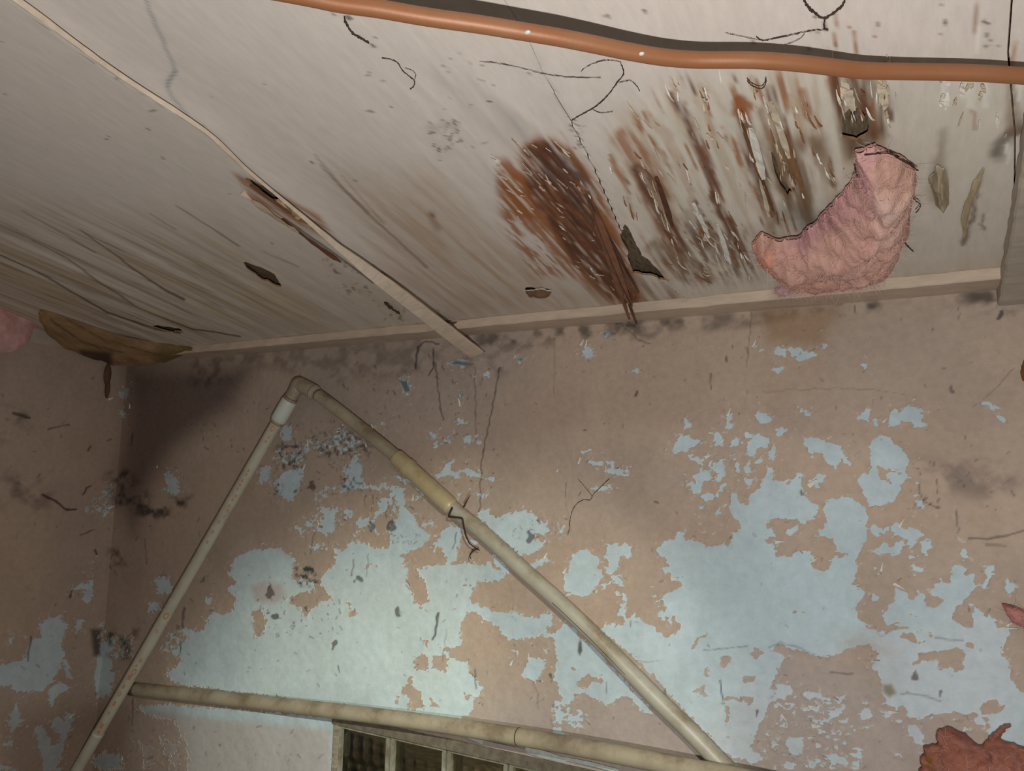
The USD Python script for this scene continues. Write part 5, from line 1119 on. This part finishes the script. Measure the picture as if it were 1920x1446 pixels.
# ================================================================== glass-block window
M_MORTAR = paint_mat('dirty_mortar', .9, 40, .35, .8, .004, color=lin(126, 116, 100))
M_RIM = usdkit.material(stage, '/World/Looks/block_rim', {'tc': ('texture_coordinate', {}), 'n': ('noise_texture', {'scale': 30.0, 'detail': 5.0}), 'r': ('rgb_ramp', {'ramp': [(.3, lin(116, 108, 88)), (.6, lin(146, 144, 126)), (.8, lin(176, 178, 164))]}),
                        'p': ('principled_bsdf', {'roughness': .18, 'specular_ior_level': .6})}, [('tc.object', 'n.vector'), ('n.fac', 'r.fac'), ('r.color', 'p.base_color')], surface='p.BSDF')
M_GLASS = usdkit.material(stage, '/World/Looks/block_glass', {'tc': ('texture_coordinate', {}), 'w': ('wave_texture', {'wave_type': 'bands', 'bands_direction': 'z', 'scale': 9.0, 'distortion': 3.0, 'detail': 2.0, 'detail_scale': 1.5}), 'b': ('bump', {'strength': .05, 'distance': .002}),
                          'fr': ('fresnel', {'IOR': 1.5}), 't': ('transparent_bsdf', {'color': (.86, .84, .76)}), 'g': ('glossy_bsdf', {'roughness': .12, 'color': (.9, .95, .9)}), 'm': ('mix_closure', {})},
                          [('tc.object', 'w.vector'), ('w.fac', 'b.height'), ('b.normal', 'g.normal'), ('b.normal', 'fr.normal'), ('fr.fac', 'm.fac'), ('t.BSDF', 'm.closure1'), ('g.BSDF', 'm.closure2')], surface='m.closure')
M_BACK = paint_mat('block_inside', .8, 18, .5, .6, .004, color=lin(176, 164, 144), stretch=(1, 1, 6))
wn = tag(UsdGeom.Xform.Define(stage, '/World/window_1').GetPrim(), 'glass block window with dirty mortar below the level pipe', 'window', None, 'structure')
def bx(x0, x1, y0, y1, z0, z1, ch=0.0):
    if ch:
        import manifold3d as mf
        pts = [(x, y, z) for x in (x0, x1) for y in (y0, y1) for z in (z0, z1)]
        P = []
        for x, y, z in pts:
            sx, sy, sz = (1 if x == x0 else -1), (1 if y == y0 else -1), (1 if z == z0 else -1)
            P += [(x + sx * ch, y, z), (x, y + sy * ch, z), (x, y, z + sz * ch)]
        return trimesh.convex.convex_hull(np.array(P) + EYE)
    b = trimesh.creation.box((x1 - x0, y1 - y0, z1 - z0)); b.apply_translation(np.array([(x0 + x1) / 2, (y0 + y1) / 2, (z0 + z1) / 2]) + EYE); return b
BW = .217; FR = .030
fy0, fy1 = D - .004, D + .085
obj('frame', bx(WIN['x0'] - .004, WIN['x1'] + .004, fy0, fy1, WIN['z1'] - .020, WIN['z1'] + .012, .004), M_MORTAR, wn)
obj('frame', bx(WIN['x0'] - .004, WIN['x1'] + .004, fy0, fy1, WIN['z0'] - .004, WIN['z0'] + .016, .004), M_MORTAR, wn)
obj('frame', bx(WIN['x0'] - .004, WIN['x0'] + .016, fy0 + .006, fy1, WIN['z0'], WIN['z1'], .004), M_BACK, wn)
obj('frame', bx(WIN['x1'] - .016, WIN['x1'] + .004, fy0, fy1, WIN['z0'], WIN['z1'], .004), M_MORTAR, wn)
obj('backing_board', bx(WIN['x0'], WIN['x1'], D + .086, D + .096, WIN['z0'], WIN['z1']), M_BACK, wn)
def block(ix, iz):
    x0 = WIN['x0'] + .014 + ix * (BW - .004); x1 = x0 + BW - .010; z1 = WIN['z1'] - .020 - iz * .212; z0 = z1 - .205
    gb = UsdGeom.Xform.Define(stage, numbered('/World/window_1', 'glass_block')).GetPrim()
    r = .013; y0, y1 = D + .012, D + .082
    parts = [bx(x0, x1, y0, y1, z1 - r, z1, .003), bx(x0, x1, y0, y1, z0, z0 + r, .003), bx(x0, x0 + r, y0, y1, z0 + r, z1 - r, .003), bx(x1 - r, x1, y0, y1, z0 + r, z1 - r, .003)]
    obj('rim', trimesh.util.concatenate(parts), M_RIM, gb)
    n = 24; A, B = np.meshgrid(np.linspace(x0 + r * .8, x1 - r * .8, n), np.linspace(z0 + r * .8, z1 - r * .8, n))
    wv = .0006 * np.sin((A - x0) * 150) * np.sin((B - z0) * 35)
    v, c, f, e = march(np.ones(A.shape), np.stack([A, np.full(A.shape, y0 + .012) + wv, B], -1), np.ones(A.shape + (3,)))
    n_ = len(v); v = np.concatenate([v, v + [0, .006, 0]]); f = np.concatenate([f, flip(f) + n_])
    obj('face', (v + EYE, f), M_GLASS, gb, True)
for iz in range(2):
    for ix in range(6): block(ix, iz)
# flakes of paint and mortar bridging the gap above the blocks
for k, (p0, p1, w) in enumerate((((860, 1378), (905, 1392), .014), ((985, 1408), (1060, 1426), .018), ((1060, 1424), (1160, 1446), .012), ((900, 1385), (985, 1402), .010))):
    a, b = on_wall(p0, .012), on_wall(p1, .012)
    m = trimesh.convex.convex_hull(np.array([a + [0, 0, w * .5], a + [0, 0, -w * .3], b + [0, 0, w * .4], b + [0, 0, -w * .5], (a + b) / 2 + [0, -.004, 0], (a + b) / 2 + [0, -.002, w * .7], (a + b) / 2 + [0, .006, -w * .7]]) + EYE)
    obj('paint_scrap', m, paint_mat('scrap_%d' % k, .7, 60, .2, .4, color=lin(*((196, 202, 196) if k < 3 else (150, 138, 122)))), wn)

# ================================================================== cobweb strands and a dried tendril
def strand(pts, put, rad, label, name='cobweb_strand', cat='cobweb', branches=(), jit=.004, seed=0):
    r = np.random.default_rng(seed); org = put(pts[len(pts) // 2])
    t = thing(name, label, cat, org + EYE)
    for k, (q, w) in enumerate([(pts, rad)] + [(b, rad * .55) for b in branches]):
        c = smoothpath([put(p) for p in q], 30 + 6 * len(q))
        c[1:-1] += r.normal(0, jit * .07, c[1:-1].shape)
        obj('strand' if k == 0 else 'branch', sub(tube(c, .62 * w * (.5 + .9 * meshkit.noise(np.stack([np.arange(len(c)) * .5, np.zeros(len(c)), np.zeros(len(c))], 1), seed + k)), 7), org), M_STRAND, t, True)
    return t
oc = lambda p: ceiling_point(p, .006)
ow = lambda p: on_wall(p, .010)
strand([(647, 26), (650, 37), (663, 57), (677, 65), (693, 75)], oc, .0024, 'thick black strand on the pale ceiling below the left end of the copper pipe', seed=1, jit=.006)
strand([(717, 103), (747, 113), (757, 128), (777, 145), (778, 153), (770, 162)], oc, .0010, 'thin hooked black strand on the ceiling right of the thick one', seed=2, branches=[[(777, 145), (778, 130), (760, 122)]])
strand([(1163, 110), (1170, 130), (1157, 150), (1140, 173), (1113, 197), (1090, 210), (1073, 220)], oc, .0013, 'long curved dark strand under the copper pipe near the cracked seam', seed=3, branches=[[(1157, 150), (1180, 145), (1200, 165)], [(1110, 198), (1130, 206), (1150, 203)], [(1163, 110), (1130, 108), (1090, 128)]])
strand([(900, 110), (920, 111), (980, 122), (1013, 131), (1060, 138), (1127, 140)], oc, .0007, 'fine straight cobweb thread across the middle of the ceiling', seed=4)
strand([(1508, -6), (1527, 17), (1547, 27), (1567, 15), (1582, 0), (1584, -10)], oc, .0022, 'looped dark strand at the top edge right of centre', seed=5, branches=[[(1547, 27), (1546, 48), (1553, 50)]], jit=.006)
strand([(1418, 62), (1433, 70), (1470, 62), (1510, 53), (1553, 49)], oc, .0010, 'thin strand running right to the brown drips above the copper pipe', seed=6, branches=[[(1433, 70), (1400, 64), (1360, 55)], [(1470, 78), (1500, 66), (1510, 53)]])
strand([(1402, 130), (1412, 140), (1428, 145), (1437, 128)], lambda p: ceiling_point(p, .02), .0014, 'grey strand sagging just below the copper pipe', seed=7)
strand([(1067, 999), (1069, 975), (1073, 958), (1085, 942), (1097, 937), (1106, 938), (1112, 928), (1128, 912), (1143, 897)], ow, .0013, 'black branching strand on the bare pink middle of the back wall', seed=8, branches=[[(1110, 930), (1096, 912), (1083, 898)], [(1085, 930), (1090, 922)], [(1060, 933), (1062, 905)]])
i = near_i(rp, (858, 962))
tq_ = [rp[i] + [0, -PR - .010, .016], rp[i] + [-.012, -PR - .010, -.010], on_wall((866, 972), .082), on_wall((872, 1000), .075), on_wall((880, 1018), .06), on_wall((892, 1028), .05), on_wall((899, 1032), .05)]
org = np.array(tq_[3]); td = thing('dried_tendril', 'dried brown tendril curling off the middle of the slanting pipe', 'tendril', org + EYE)
obj('stem', sub(tube(smoothpath(tq_, 60), np.linspace(.0034, .0018, 60), 8), org), M_STRAND, td, True)
for b in ([(896, 1029), (885, 1035), (881, 1044), (884, 1049)], [(870, 950), (875, 940), (882, 928)]):
    obj('branch', sub(tube(smoothpath([on_wall(p, .05 if p[1] > 1000 else .085) for p in b], 30), np.linspace(.003, .001, 30), 8), org), M_STRAND, td, True)
# dark fibres at the edges of the torn ceiling around the glass wool
for k, (q, lab) in enumerate((([(1620, 262), (1660, 258), (1690, 272), (1720, 291)], 'dark fibre arching over the top of the large glass wool chunk'), ([(1602, 285), (1606, 300), (1613, 314)], 'short dark fibre on the upper left of the glass wool chunk'),
                              ([(1706, 325), (1712, 345), (1724, 358), (1716, 372)], 'forked dark fibre at the right side of the glass wool chunk'), ([(1690, 440), (1700, 452), (1712, 464)], 'dark fibre right of the lower end of the glass wool chunk'))):
    strand(q, lambda p: ceiling_point(p, .03 if k != 3 else .01), .0018, lab, 'dark_fibre', 'fibre', seed=20 + k)
